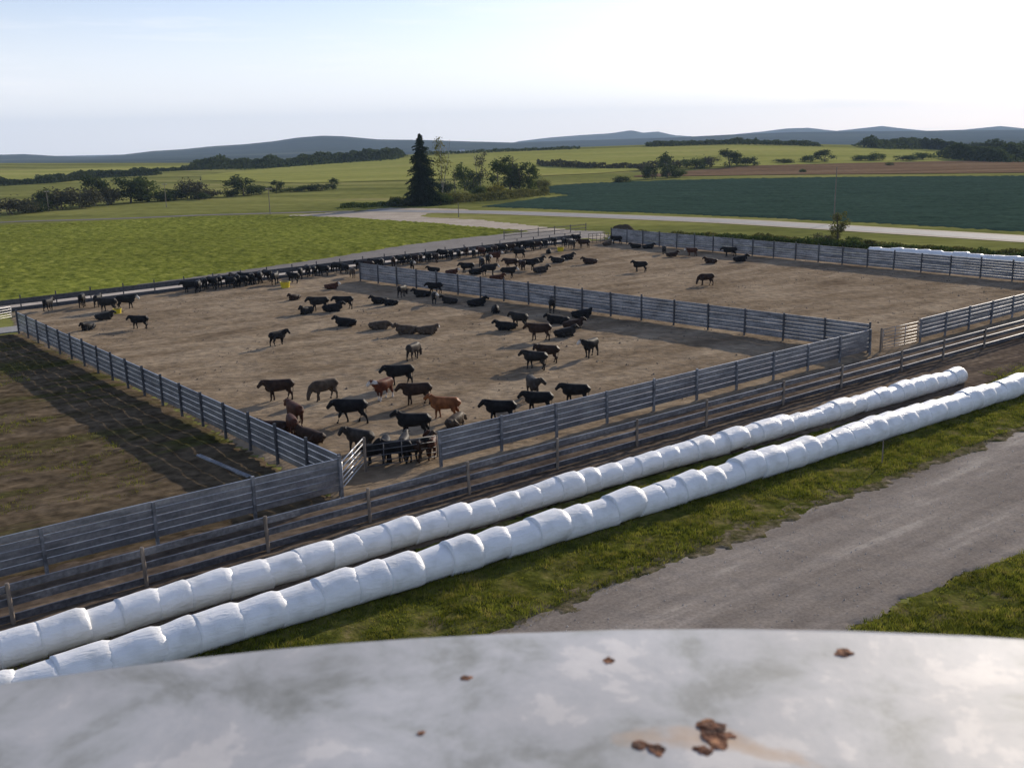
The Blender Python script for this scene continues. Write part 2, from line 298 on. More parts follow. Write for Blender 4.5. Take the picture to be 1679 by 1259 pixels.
# ------------------------------------------------------------------ the setting: one ground sheet, fields and roads on it
def sheet(name, Ys, ss, mat, zoff=0):
    S, Y = np.meshgrid(ss, Ys); X = S*Y; Z = hgt(X, Y)+zoff
    v = np.stack([X, Y, Z], -1).reshape(-1, 3); a, b = S.shape
    i = np.arange(a*b).reshape(a, b); f = np.stack([i[:-1, :-1], i[:-1, 1:], i[1:, 1:], i[1:, :-1]], -1).reshape(-1, 4)
    return tag(ob(name, mesh_np(name, v, f, True, mat)), kind='structure')
ss = np.linspace(-1.1, 1.1, 321)
sheet('ground', np.concatenate([np.linspace(150, 420, 10), np.linspace(430, 1000, 70), np.linspace(1050, 1600, 12)]), ss, M['meadow'], -.03)
n_ = 2; v_ = [(-900, -700, -.03), (900, -700, -.03), (165*1.0, 150, -.03), (-165, 150, -.03)]
sheet('hills', np.concatenate([np.linspace(1600, 3400, 20), np.linspace(3450, 9200, 150), np.linspace(9350, 10150, 6)]), np.linspace(-1.0, 1.0, 700), M['forest_hill'])
m = bpy.data.meshes.new('near_ground'); m.from_pydata([(-900, -600, -.03), (900, -600, -.03), (900, 150, -.03), (165, 150, -.03), (-165, 150, -.03), (-900, 150, -.03)], [], [(0, 1, 2, 3, 4, 5)]); m.materials.append(M['meadow'])
tag(ob('near_ground', m), kind='structure')

def inpoly(X, Y, P):
    c = np.zeros(X.shape, bool); n = len(P)
    for i in range(n):
        (x1, y1), (x2, y2) = P[i], P[(i+1) % n]
        if y1 == y2: continue
        c ^= ((y1 > Y) != (y2 > Y)) & (X < (x2-x1)*(Y-y1)/(y2-y1)+x1)
    return c
def patch(name, pix, mat, z, step, amp=0, nscale=1., jag=0., kind='structure', world=None, smooth=True, edge=0.):
    P = [tuple(G(*q)[:2]) for q in pix] if pix else world
    A = np.array(P); x0, y0 = A.min(0); x1, y1 = A.max(0)
    xs = np.arange(x0-step, x1+2*step, step); ys = np.arange(y0-step, y1+2*step, step)
    X, Y = np.meshgrid(xs, ys)
    Cx, Cy = X[:-1, :-1]+step/2, Y[:-1, :-1]+step/2
    Ex = Cx+edge*(fbm(Cx/1.1, Cy/1.1, 5, 1)-.5)*2.6; Ey = Cy+edge*(fbm(Cx/1.1, Cy/1.1, 5, 2)-.5)*2.6
    keep = inpoly(Ex, Ey, P)
    Z = np.full(X.shape, float(z))
    if amp: Z += amp*(fbm(X*nscale, Y*nscale, 4, 3))
    if jag: Z += jag*rng.random(X.shape)
    Xj = X+(rng.random(X.shape)-.5)*step*.5; Yj = Y+(rng.random(X.shape)-.5)*step*.5
    v = np.stack([Xj, Yj, Z], -1).reshape(-1, 3); a, b = X.shape
    i = np.arange(a*b).reshape(a, b); f = np.stack([i[:-1, :-1], i[:-1, 1:], i[1:, 1:], i[1:, :-1]], -1)[keep]
    cnt = np.bincount(f.ravel(), minlength=a*b); bd = (cnt > 0) & (cnt < 4); v[bd, 2] = min(-.02, z-.02) if z < .03 else 0
    u, inv = np.unique(f, return_inverse=True)
    return tag(ob(name, mesh_np(name, v[u], inv.reshape(-1, 4), smooth, mat)), kind=kind)

patch('feedlot_yard', [(15, 512), (300, 476), (945, 397.5), (1010, 392), (1679, 450), (1900, 468), (1900, 440), (1900, 480), (1679, 535), (1420, 590), (560, 824), (470, 775), (250, 648), (33, 549)], M['soil'], .02, .42, amp=.16, nscale=.9)
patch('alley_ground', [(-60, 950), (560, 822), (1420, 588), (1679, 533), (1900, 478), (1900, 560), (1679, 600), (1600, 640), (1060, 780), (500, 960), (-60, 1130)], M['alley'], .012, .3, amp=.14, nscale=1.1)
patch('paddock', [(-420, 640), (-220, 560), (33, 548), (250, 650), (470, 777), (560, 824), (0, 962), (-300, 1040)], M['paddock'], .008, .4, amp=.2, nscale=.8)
patch('gravel_yard_road', [(-350, 1230), (800, 1035), (1060, 930), (1226, 868), (1366, 816), (1521, 757), (1679, 700), (1900, 622), (1900, 830), (1679, 905), (1576, 945), (1410, 1022), (1250, 1120), (1150, 1259)], M['gravel'], .010, .16, amp=.05, nscale=1.6, edge=.35)
patch('grass_verge', [(-100, 1140), (500, 955), (1060, 780), (1600, 634), (1679, 604), (1900, 540), (1900, 640), (1679, 706), (1366, 826), (1060, 945), (800, 1050), (300, 1160)], M['grass_soil'], .004, .3, amp=.12, nscale=1.5)
M['fringe'] = noisy('dry_fringe', [(.3, (.05, .055, .016)), (.45, (.10, .09, .04)), (.58, (.16, .13, .085)), (.75, (.26, .22, .16))], scale=1.6, detail=8, second=(5, .6, 1.3), bump=.8, bscale=8, spec=0)
patch('dry_fringe', [(760, 1060), (1060, 948), (1366, 830), (1679, 712), (1900, 640), (1900, 622), (1679, 694), (1366, 806), (1060, 915), (740, 1030)], M['fringe'], .03, .14, amp=.07, nscale=2, edge=.7)
patch('grass_bank', [(1300, 1259), (1380, 1040), (1566, 945), (1679, 900), (1900, 800), (1900, 1259)], M['grass_soil'], .003, .25, amp=.1, nscale=1.5)
patch('feed_lane', [(-10, 513), (300, 475), (950, 396), (955, 391), (560, 434), (300, 466), (-10, 500)], M['apron'], .025, .5, amp=.03)
patch('farm_drive', [(-120, 514), (300, 466), (560, 436), (955, 391), (985, 388), (990, 379), (900, 377), (862, 379), (740, 390), (600, 410), (300, 452), (-120, 510)], M['drive'], .014, .6, amp=.04)
patch('leafy_field', [(-500, 575), (-120, 516), (0, 498), (300, 458), (560, 421), (660, 403.5), (760, 391), (868, 380), (700, 366), (560, 357), (440, 354), (330, 356), (0, 371), (-500, 400)], M['crop'], .02, .62, jag=.34, kind='stuff', smooth=False)
patch('dirt_track', [(430, 356), (560, 348), (640, 341), (760, 343), (800, 350), (700, 350), (690, 356), (790, 361), (880, 371), (1000, 385), (985, 394), (860, 379), (700, 368), (560, 359)], M['pale_track'], .03, .8, edge=1.0)
TRACK = [(-300, 388), (0, 364), (160, 360), (240, 357), (330, 353), (440, 350), (560, 347), (640, 346)]
ROAD = [(600, 345), (690, 347), (800, 348), (1000, 355), (1200, 363), (1400, 375), (1679, 392), (2100, 418)]
def band(name, pts, w0, w1, mat, z):
    V = []; F = []; C = [G(*q) for q in pts]
    # dense smooth resample
    D = []
    for a, b in zip(C, C[1:]):
        for t in np.linspace(0, 1, 12, endpoint=False): D.append(a*(1-t)+b*t)
    D.append(C[-1]); D = np.array(D); k = np.ones(9)/9
    Dx = np.convolve(np.pad(D[:, 0], 4, 'edge'), k, 'valid'); Dy = np.convolve(np.pad(D[:, 1], 4, 'edge'), k, 'valid')
    for i in range(len(Dx)):
        j0, j1 = max(0, i-1), min(len(Dx)-1, i+1); t = np.array([Dx[j1]-Dx[j0], Dy[j1]-Dy[j0]]); t /= np.linalg.norm(t); n = np.array([-t[1], t[0]])
        for q in (w0, w1): V.append((Dx[i]+n[0]*q, Dy[i]+n[1]*q, z))
    for i in range(len(Dx)-1): F.append((2*i, 2*i+2, 2*i+3, 2*i+1))
    return tag(ob(name, mesh_np(name, V, F, True, mat)), kind='structure')
band('farm_track', TRACK, -1.9, 1.9, M['drive'], .03)
band('road_shoulder', ROAD, -5.2, 5.4, M['shoulder'], .035)
band('road', ROAD, -3.4, 3.4, M['asphalt'], .05)
DKP = [(790, 339), (880, 326), (935, 321), (900, 316), (895, 306), (960, 301), (1100, 296), (1300, 292), (1500, 290), (1679, 289), (2100, 284), (2100, 405), (1679, 380), (1400, 364), (1200, 355), (1000, 347)]
patch('dark_crop_field', DKP, M['dark_crop'], .06, 1.6, jag=.35, smooth=False)

def drape(name, near, far, mat, off=.3, nc=120, nr=22, kind='structure'):
    near = np.array(near, float); far = np.array(far, float)
    xs = np.linspace(near[0, 0], near[-1, 0], nc)
    yn = np.interp(xs, near[:, 0], near[:, 1]); yf = np.interp(xs, far[:, 0], far[:, 1])
    V = []
    for i in range(nr):
        t = i/(nr-1)
        for x, a, b in zip(xs, yn, yf):
            q = GT(x, a*(1-t)+b*t); q[2] += off; V.append(q)
    k = np.arange(nr*nc).reshape(nr, nc); f = np.stack([k[:-1, :-1], k[:-1, 1:], k[1:, 1:], k[1:, :-1]], -1).reshape(-1, 4)
    return tag(ob(name, mesh_np(name, V, f, True, mat)), kind=kind)
drape('ploughed_field', [(1040, 291), (1150, 289), (1300, 287), (1679, 284), (1900, 280)], [(1040, 289), (1150, 279), (1250, 271), (1400, 268), (1500, 266), (1679, 262), (1900, 258)], M['brown_field'], .2)
drape('hay_field', [(330, 296), (500, 301), (640, 297), (820, 292), (980, 285), (1100, 276), (1400, 268), (1679, 262)], [(330, 288), (440, 277), (560, 266), (700, 257), (840, 250), (940, 246), (1050, 242), (1200, 239), (1400, 243), (1500, 247), (1600, 256), (1679, 257)], M['far_green'], .2, nc=160)
drape('pale_hay_strip', [(-200, 300), (60, 294), (200, 283), (330, 276)], [(-200, 285), (60, 279), (200, 274), (330, 272)], M['far_green'], .2, nc=50, nr=8)

# ------------------------------------------------------------------ silo under the camera
def silo():
    C0 = np.array([.128, -1.64]); R = 2.766; zt = CAM_H-.6
    e = ob('silo', None, loc=(C0[0], C0[1], 0)); tag(e, 'galvanised silo with stained round metal roof in the foreground', 'silo')
    mb = MB(); n = 72
    for i in range(14):
        z0 = i*1.08; z1 = z0+1.02
        mb.tube([(0, 0, z0), (0, 0, z1), (0, 0, z1+.02), (0, 0, z0+1.08)], [R-.10, R-.10, R-.08, R-.08], n)
    ob('wall', mb.mesh('wall', M['galv'], False), e)
    # roof sheet: fine radial grid, shallow dents
    nr, na = 70, 200; V = [(0, 0, 0)]; rs = R*np.linspace(1/nr, 1, nr)
    for q in rs:
        t = np.arange(na)*2*pi/na; x, y = q*np.cos(t), q*np.sin(t)
        zz = zt+.008*(fbm(x*1.3+9, y*1.3+4, 3, 4)-.5)
        V += list(zip(x, y, zz))
    V[0] = (0, 0, zt)
    F = [(0, 1+k, 1+(k+1) % na) for k in range(na)]
    for i in range(nr-1):
        for k in range(na):
            a, b = 1+i*na+k, 1+i*na+(k+1) % na; F.append((a, a+na, b+na, b))
    me = bpy.data.meshes.new('roof'); me.from_pydata(V, [], F); me.materials.append(M['roof'])
    me.polygons.foreach_set('use_smooth', [True]*len(me.polygons))
    stains = [(735, 1056, .06, .8), (762, 1112, .022, .7), (1172, 1205, .028, .9), (1118, 1180, .018, .55), (1205, 1196, .016, .5), (1062, 1226, .03, .85), (1000, 1083, .018, .7), (1383, 1069, .02, .7), (690, 1203, .012, .5), (1300, 1243, .03, .75), (805, 1160, .012, .6)]
    P = [(G(x, y, zt), s, k) for x, y, s, k in stains]
    att = me.attributes.new('rust', 'FLOAT', 'POINT'); A = np.array(V)+np.array([C0[0], C0[1], 0]); val = np.zeros(len(V))
    for q, s, k in P: val = np.maximum(val, k*np.exp(-((A[:, 0]-q[0])**2+(A[:, 1]-q[1])**2)/(s*.7)**2))
    att.data.foreach_set('value', val.astype(np.float32))
    ob('roof_sheet', me, e)
    t = np.linspace(0, 2*pi, 121)
    rim = MB(); rim.tube([(R*cos(a), R*sin(a), zt-.0045) for a in t], .004, 8)
    ob('rolled_rim', rim.mesh('rolled_rim', M['roof'], True), e)
    fl = [(1165, 1190, .030, 'brown rust flake, largest of the cluster low on the silo roof'), (1172, 1212, .034, 'reddish rust flake just below the largest flake on the silo roof'), (1155, 1232, .018, 'small orange rust flake at the bottom of the silo roof cluster'),
          (1052, 1224, .018, 'dark rust flake of the pair left of the main cluster'), (1074, 1230, .020, 'orange brown rust flake of the pair left of the main cluster'), (1383, 1069, .026, 'dark brown rust flake near the rim at the right'),
          (998, 1083, .016, 'small brown rust flake near the middle of the rim'), (764, 1112, .013, 'tiny orange rust flake left of the middle of the roof'), (690, 1203, .010, 'tiny dark speck on the left half of the silo roof'), (1196, 1206, .014, 'small dark rust flake right of the reddish flake')]
    mr = noisy('rust', [(.35, (.05, .02, .012)), (.5, (.16, .06, .028)), (.65, (.36, .18, .09))], scale=45, detail=5, bump=.5, bscale=60)
    for k, (x, y, s, lab) in enumerate(fl):
        bm = bmesh.new(); bmesh.ops.create_icosphere(bm, subdivisions=3, radius=1)
        for vv in bm.verts:
            d = .55+.9*fbm(np.array(vv.co.x*1.6+k*7.3), np.array(vv.co.y*1.6+vv.co.z), 3, k)
            vv.co = Vector((vv.co.x*d**1.8*s*.46, vv.co.y*d**1.8*s*.36, max(vv.co.z*d*s*.045, -.001)))
        me = bpy.data.meshes.new('rust_flake'); bm.to_mesh(me); bm.free(); me.materials.append(mr)
        q = G(x, y, zt); o = ob('rust_flake', me, loc=(q[0], q[1], zt+.008*(float(fbm((q[0]-C0[0])*1.3+9, (q[1]-C0[1])*1.3+4, 3, 4))-.5)+.0005), rot=(0, 0, k*1.3)); tag(o, lab, 'rust flake', 'rust flakes lying on the silo roof')
silo()

# ------------------------------------------------------------------ fences
def rail_mesh(name, h, mat, depth=.085):
    pr = [(0, 0), (0, .05), (1, .2), (1, .34), (.3, .45), (.3, .55), (1, .66), (1, .8), (.2, .92), (.45, .965), (.45, 1), (-.6, 1), (-.6, .96), (-.45, .93), (-.45, 0)]
    v = [(x, d*depth, z*h) for x in (0, 1) for d, z in pr]; n = len(pr)
    f = [(i, (i+1) % n, (i+1) % n+n, i+n) for i in range(n)]+[tuple(range(n))[::-1], tuple(range(n, 2*n))]
    m = bpy.data.meshes.new(name); m.from_pydata(v, [], f); m.materials.append(mat); m.update(); return m
RAIL = {}
def rails(h, mat):
    k = (round(h, 3), mat)
    if k not in RAIL: RAIL[k] = rail_mesh('rail', h, M[mat])
    return RAIL[k]
def post_mesh(name, h, w_, mat, rnd=False, lean=0):
    mb = MB()
    if rnd: mb.tube([(0, 0, -.3), (0, 0, h*.5), (0, 0, h-.02), (0, 0, h)], [w_/2, w_/2*.97, w_/2*.93, w_/2*.8], 10)
    else: mb.box((0, 0, h/2-.15), (w_, w_, h+.3))
    return mb.mesh(name, M[mat])
def fence(label, A, B, zs, h, mat, postw, postmat, cuts=None, bay=3.2, post_h=2.1, side=1, rnd=False, name='windbreak_fence', cat='fence', jit=.008, rail_off=.09, group='guard rail fences of the feedlot', ends=(True, True)):
    A = np.array(A[:2]); B = np.array(B[:2]); L = float(np.linalg.norm(B-A)); u = (B-A)/L; ang = math.atan2(u[1], u[0])
    e = ob(name, None, loc=(A[0], A[1], 0), rot=(0, 0, ang)); tag(e, label, cat, group)
    if cuts is None: n = max(1, round(L/bay)); cuts = [L*i/n for i in range(n+1)]
    pm = post_mesh('post', post_h, postw, postmat, rnd)
    for i, c in enumerate(cuts):
        if (i == 0 and not ends[0]) or (i == len(cuts)-1 and not ends[1]): continue
        ob('post', pm, e, (c, side*rail_off*-1, 0), (random.uniform(-.02, .02), random.uniform(-.02, .02), 0), (1, 1, random.uniform(.97, 1.04)))
    rm = rails(h, mat)
    for c0, c1 in zip(cuts, cuts[1:]):
        for z in zs:
            o = ob('rail', rm, e, (c0-.03 if side > 0 else c1+.03, random.uniform(-jit, jit), z+random.uniform(-jit, jit)), (0, 0, 0) if side > 0 else (0, 0, pi), (c1-c0-.004+.06-.055, 1, 1))
            o.rotation_euler.y = random.uniform(-.0025, .0025)
    return e
def steps(z0, z1, n): return [z0+(z1-z0)*i/n for i in range(n)]
P_corner = G(33, 547); P_near = G(562, 813)
NZ = dict(h=.295)
# side=+1: rails bulge away from the camera side (towards local +y)
fence('tall galvanised guard rail windbreak running down the left side of the front pen', P_corner, P_near, steps(.36, 2.02, 5), .29, 'galv', .13, 'post_dark', bay=3.2, post_h=2.16, side=1)
fence('galvanised windbreak fence at lower left, from the photo edge to the open gate', G(-130, 997), G(560, 817), steps(.42, 2.02, 5), .285, 'galv', .13, 'galv_old', bay=3.9, post_h=2.05, side=1)
fence('long galvanised windbreak along the front pen, between the two gates', G(722, 768), G(1424, 583), steps(.42, 2.02, 5), .285, 'galv', .13, 'galv_old', bay=3.9, post_h=2.05, side=1)
fence('galvanised windbreak at right edge, beyond the grey pipe gate', G(1506, 563), G(1900, 457), steps(.42, 2.02, 5), .285, 'galv', .13, 'galv_old', bay=3.9, post_h=2.05, side=1)
fence('tall windbreak fence dividing the front pen from the back pen', G(592, 462), G(1424, 580), steps(.30, 2.30, 7), .265, 'galv_old', .12, 'post_dark', bay=3.7, post_h=2.42, side=1)
fence('tall windbreak fence along the back of the rear pen, beside the road verge', G(1003, 398), G(1900, 486), steps(.25, 2.30, 7), .275, 'galv_old', .12, 'post_dark', bay=3.7, post_h=2.42, side=1)
# low cattle-lane fence nearest the bale tubes: posts where the photograph has them
PP = [(-190, 1083), (22, 1023), (236, 957), (423, 893), (598, 853), (761, 808), (906, 768), (1038, 732), (1152, 700), (1276, 664), (1375, 638), (1473, 610), (1537, 590), (1612, 572), (1720, 541)]
Pg = [G(*q)[:2] for q in PP]; A0, B0 = Pg[0], Pg[-1]; uu = (B0-A0)/np.linalg.norm(B0-A0)
cuts = [float((q-A0)@uu) for q in Pg]
fence('low guard rail lane fence with grey wooden posts nearest the white bale tubes', A0, B0, [.12, .70, 1.22], .27, 'lane_rail', .16, 'wood', cuts=cuts, post_h=1.62, side=1, rnd=True, name='lane_fence', jit=.02)

# feed bunk along the far left side
bA, bB = G(-90, 524.5), G(952, 396.5); L = float(np.linalg.norm(bB-bA)); ang = math.atan2(*(bB-bA)[1::-1])
e = ob('feed_bunk', None, loc=(bA[0], bA[1], 0), rot=(0, 0, ang)); tag(e, 'long low feed bunk with posts and a neck rail behind the cattle', 'feed bunk')
nb = round(L/3.7); cw = MB().box((.5, 0, .21), (1, .16, .42)).mesh('curb', M['post_dark']); pm = post_mesh('post', 1.65, .10, 'post_dark')  # concrete curb takes the dark post colour as painted shade
rm = rails(.285, 'post_dark')  # bunk rails coloured dark to stand in for their shaded faces
for i in range(nb+1):
    x = L*i/nb; ob('post', pm, e, (x, .10, 0), (random.uniform(-.02, .02), random.uniform(-.02, .02), 0))
    if i < nb:
        ob('curb', cw, e, (x+.01, 0, 0), (0, 0, 0), (L/nb-.02, 1, 1))
        for z_ in (.70, .995): ob('rail', rm, e, (x, -.02, z_+random.uniform(-.005, .005)), (0, 0, 0), (L/nb-.005, 1, 1))
fence('low two rail wooden fence beyond the right end of the feed bunk', G(826, 393), G(960, 379), [.55, 1.15], .12, 'wood', .12, 'wood', bay=4.2, post_h=1.45, name='rail_fence', group=None)

def gate(label, P, ang, L, h, mat, nbar=6, z0=.2, verts=(0, .33, .66, 1), r_=.024, name='pipe_gate'):
    e = ob(name, None, loc=(P[0], P[1], 0), rot=(0, 0, ang)); tag(e, label, 'gate', 'pipe gates of the feedlot')
    bar = MB().tube([(0, 0, 0), (L, 0, 0)], r_, 8).mesh('bar', M[mat], True)
    for i in range(nbar):
        z = z0+(h-z0)*(i/(nbar-1))**1.1; ob('bar', bar, e, (0, 0, z))
    up = MB().tube([(0, 0, z0-.02), (0, 0, h+.02)], r_*1.1, 8).mesh('upright', M[mat], True)
    for t in verts: ob('upright', up, e, (t*L, .0+(.03 if 0 < t < 1 else 0), 0))
    return e
g0 = G(563, 806); g1 = G(598, 764)
gate('pale galvanised pipe gate standing open at the end of the lower left windbreak', g0, math.atan2(*(g1-g0)[1::-1]), float(np.linalg.norm(g1-g0)), 1.5, 'galv_sunlit', z0=.22, verts=(0, .5, 1), r_=.03)
g0, g1 = G(599, 772), G(718, 766)
gate('dark pipe gate closed in front of the crowded cattle', G(601, 775), math.atan2(*(G(718, 757)-G(601, 775))[1::-1]), float(np.linalg.norm(G(718, 757)-G(601, 775))), 1.42, 'pipe_dark', nbar=5, z0=.3, verts=(0, .25, .5, .75, 1))
gp = post_mesh('gate_post', 1.9, .15, 'wood', True)
tag(ob('gate_post', gp, loc=tuple(G(600, 776))), 'dark wooden gate post where the open and closed gates meet', 'post', 'gate posts')
g0, g1 = G(1446, 577), G(1503, 563)
gate('grey pipe gate closing the gap at right between two windbreaks', g0, math.atan2(*(g1-g0)[1::-1]), float(np.linalg.norm(g1-g0)), 1.75, 'galv_old', nbar=7, verts=(0, .35, .65, 1))
tag(ob('gate_post', gp, loc=tuple(G(1443, 578)), scale=(1.1, 1.1, 1.0)), 'pale topped post at the left end of the grey pipe gate', 'post', 'gate posts')
g0, g1 = G(965, 401), G(998, 399)
gate('small pale wooden gate at the far corner between bunk and back fence', g0, math.atan2(*(g1-g0)[1::-1]), float(np.linalg.norm(g1-g0)), 1.7, 'wood', nbar=5, verts=(0, .2, .4, .6, .8, 1), r_=.04)
g0, g1 = G(-75, 540), G(20, 522)
gate('galvanised pipe gate outside the far left corner of the pen', g0, math.atan2(*(g1-g0)[1::-1]), float(np.linalg.norm(g1-g0)), 1.2, 'galv_sunlit', nbar=5)
# things lying about
lr0, lr1 = G(330, 748), G(415, 784); d_ = lr1-lr0
o = ob('loose_rail', rail_mesh('loose_rail', .31, M['galv_old']), loc=(lr0[0], lr0[1], .06), rot=(radians(80), 0, math.atan2(d_[1], d_[0])), scale=(float(np.linalg.norm(d_)), 1, 1)); tag(o, 'loose galvanised rail lying on shaded ground left of the pen', 'rail')
mb = MB().tube([(0, 0, 0), (0, 0, 1.35)], [.035, .03], 6)
tag(ob('thin_stake', mb.mesh('thin_stake', M['wood']), loc=tuple(G(1446, 762)), rot=(.03, -.02, 0)), 'thin weathered stake standing in grass beside the gravel road', 'stake')
tag(ob('concrete_pad', MB().box((0, 0, .04), (9, 3.2, .08)).mesh('concrete_pad', M['concrete']), loc=tuple(G(-25, 546)), rot=(0, 0, radians(38))), 'pale concrete pad outside the far left corner', 'concrete pad')

# mineral tubs
def tub(x, y, s, lab):
    e = ob('mineral_tub', None, loc=tuple(G(x, y)), scale=(s, s, s), rot=(0, 0, random.random())); tag(e, lab, 'tub', 'yellow mineral tubs')
    mb = MB(); mb.tube([(0, 0, .05), (0, 0, .08), (0, 0, .5), (0, 0, .52), (0, 0, .56)], [.34, .36, .42, .45, .45], 20); ob('shell', mb.mesh('shell', M['yellow'], False), e)
    ob('rim', MB().tube([(.45*cos(a), .45*sin(a), .56) for a in np.linspace(0, 2*pi, 25)], .03, 6).mesh('rim', M['yellow'], True), e)
    ob('lick_block', MB().tube([(0, 0, .562), (0, 0, .58)], [.38, .36], 16).mesh('lick_block', M['lick']), e)
tub(468, 473, 1.35, 'large yellow mineral tub beside the feed bunk')
tub(193, 515, .95, 'small yellow tub among the cattle at the far left corner')
tub(919, 413, 1.2, 'yellow mineral tub near the far end of the feed bunk')

# ------------------------------------------------------------------ bale tubes
def bale_mesh(seed, R, Ln):
    r2 = np.random.default_rng(seed); nx, na = 15, 36; V = []; ph = r2.random(6)*6.28
    for i in range(nx):
        t = i/(nx-1)
        up_ = .955+.075*float(sstep(0, .78, t))-.12*float(sstep(.84, 1, t)); lo_ = .975-.02*float(sstep(.9, 1, t))
        for j in range(na):
            a = 2*pi*j/na; f_ = float(sstep(-.35, .75, sin(a)+.25*cos(a-pi)))
            k = up_*f_+lo_*(1-f_)
            wob = 1+.018*sin(2*a+ph[0])+.012*sin(3*a+ph[1]+t*2)+.009*sin(7*a+ph[2]+5*t)*float(sstep(.3, .95, t))+.008*sin(13*a+ph[3]+3*t)+.008*sin(5*t+ph[4])
            rr = R*k*wob; y, z = rr*cos(a), rr*sin(a)
            if z < -.86*R: z = -.86*R+(z+.86*R)*.1
            V.append((t*Ln, y, z*.98))
    F = [(i*na+j, i*na+(j+1) % na, (i+1)*na+(j+1) % na, (i+1)*na+j) for i in range(nx-1) for j in range(na)]
    F += [tuple(range(na))[::-1], tuple((nx-1)*na+j for j in range(na))]
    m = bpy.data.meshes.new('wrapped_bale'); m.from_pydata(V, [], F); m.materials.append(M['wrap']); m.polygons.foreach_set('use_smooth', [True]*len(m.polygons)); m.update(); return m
def tube_line(label, P0, ang, L, R, step, seed, capend=False):
    e = ob('bale_tube', None, loc=(P0[0], P0[1], 0), rot=(0, 0, ang)); tag(e, label, 'bale tube', 'long white plastic wrapped bale tubes')
    vs = [bale_mesh(seed*10+k, R, step*1.16) for k in range(6)]; rr = random.Random(seed); x = 0; y = 0; i = 0
    while x < L:
        st = step*rr.uniform(.86, 1.14); y = .25*sin(x/17.+seed)+rr.uniform(-.035, .035); s = rr.uniform(.91, 1.07)
        o = ob('wrapped_bale', vs[rr.randrange(6)], e, (x, y, R*s*.86), (rr.uniform(-.25, .25), rr.uniform(-.03, .035), rr.uniform(-.03, .03)), (st/step, s, s*rr.uniform(.97, 1.03)))
        x += st; i += 1
    if capend:
        m = MB(); k = 24; prof = [(0, R*.93), (.12, R*.9), (.26, R*.75), (.34, R*.5), (.37, R*.2), (.375, .01)]
        V = []; 
        for px_, pr_ in prof:
            for j in range(k): V.append((px_, pr_*cos(2*pi*j/k), pr_*sin(2*pi*j/k)))
        F = [(i*k+j, i*k+(j+1) % k, (i+1)*k+(j+1) % k, (i+1)*k+j) for i in range(len(prof)-1) for j in range(k)]
        me = bpy.data.meshes.new('end_cap'); me.from_pydata(V, [], F); me.materials.append(M['wrap']); me.polygons.foreach_set('use_smooth', [True]*len(me.polygons))
        ob('end_cap', me, e, (x+.10, y, R*.88))
def line_pt(ang, d, px, py, z):      # the place on the line seen at a photo position
    q = G(px, py, z)[:2]; u = np.array([cos(ang), sin(ang)]); n = np.array([-u[1], u[0]]); return u*(q@u)+n*d
aA, aB = radians(37), radians(36)
a0 = line_pt(aA, 32.5, -60, 1110, .6); a1 = line_pt(aA, 32.5, 1580, 622, .6)
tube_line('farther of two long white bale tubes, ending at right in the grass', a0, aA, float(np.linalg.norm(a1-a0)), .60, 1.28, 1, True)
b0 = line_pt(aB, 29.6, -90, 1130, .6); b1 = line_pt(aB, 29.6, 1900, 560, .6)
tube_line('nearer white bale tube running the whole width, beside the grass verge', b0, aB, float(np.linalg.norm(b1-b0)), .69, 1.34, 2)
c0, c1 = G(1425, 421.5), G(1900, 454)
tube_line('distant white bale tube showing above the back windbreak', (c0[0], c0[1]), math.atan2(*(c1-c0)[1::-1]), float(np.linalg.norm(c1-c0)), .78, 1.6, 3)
cap_mat = noisy('grey_patch', [(.3, (.10, .17, .19)), (.7, (.18, .27, .3))], scale=6)

# ------------------------------------------------------------------ grass
def tufts(name, pix, dens, hh, mat, keepfn=None, seed=1):
    rg = np.random.default_rng(seed); P = [tuple(G(*q)[:2]) for q in pix]; A = np.array(P); (x0, y0), (x1, y1) = A.min(0), A.max(0)
    n = int((x1-x0)*(y1-y0)*dens); X = rg.uniform(x0, x1, n); Y = rg.uniform(y0, y1, n); k = inpoly(X, Y, P)
    clump = fbm(X*.9, Y*.9, 3, 21); k &= clump > .36+.25*rg.random(n)-.1
    if keepfn is not None: k &= keepfn(X, Y)
    X, Y, c = X[k], Y[k], clump[k]; n = len(X); V = []; h = hh*(.4+1.3*(c-.3)/.4*rg.random(n)+.3)
    T = []
    for j in range(3):
        a = rg.random(n)*6.283; w_ = hh*.11; lx, ly = rg.normal(0, .35, n)*h, rg.normal(0, .35, n)*h
        bx, by = X+rg.normal(0, .05, n), Y+rg.normal(0, .05, n)
        p0 = np.stack([bx-np.cos(a)*w_, by-np.sin(a)*w_, np.full(n, .05)], -1); p1 = np.stack([bx+np.cos(a)*w_, by+np.sin(a)*w_, np.full(n, .05)], -1)
        p2 = np.stack([bx+lx, by+ly, h+.04], -1); T.append(np.stack([p0, p1, p2], 1))
    V = np.concatenate(T).reshape(-1, 3); F = np.arange(len(V)).reshape(-1, 3)
    return tag(ob(name, mesh_np(name, V, F, False, M[mat])), kind='stuff')
VERGE = [(-100, 1140), (500, 1005), (700, 950), (1060, 835), (1429, 722), (1679, 645), (1900, 580), (1900, 636), (1679, 700), (1366, 818), (1060, 936), (800, 1042), (300, 1160)]
o = tufts('verge_grass', VERGE, 110, .14, 'grass'); tag(o, 'short green grass strip between the near bale tube and gravel road', 'grass')
o = tufts('verge_dry_grass', [(800, 1056), (1060, 944), (1366, 826), (1679, 708), (1679, 690), (1366, 800), (1060, 905), (800, 1010)], 60, .08, 'dry_grass', seed=2); tag(o, 'dry brownish grass along the edge of the gravel road', 'grass')
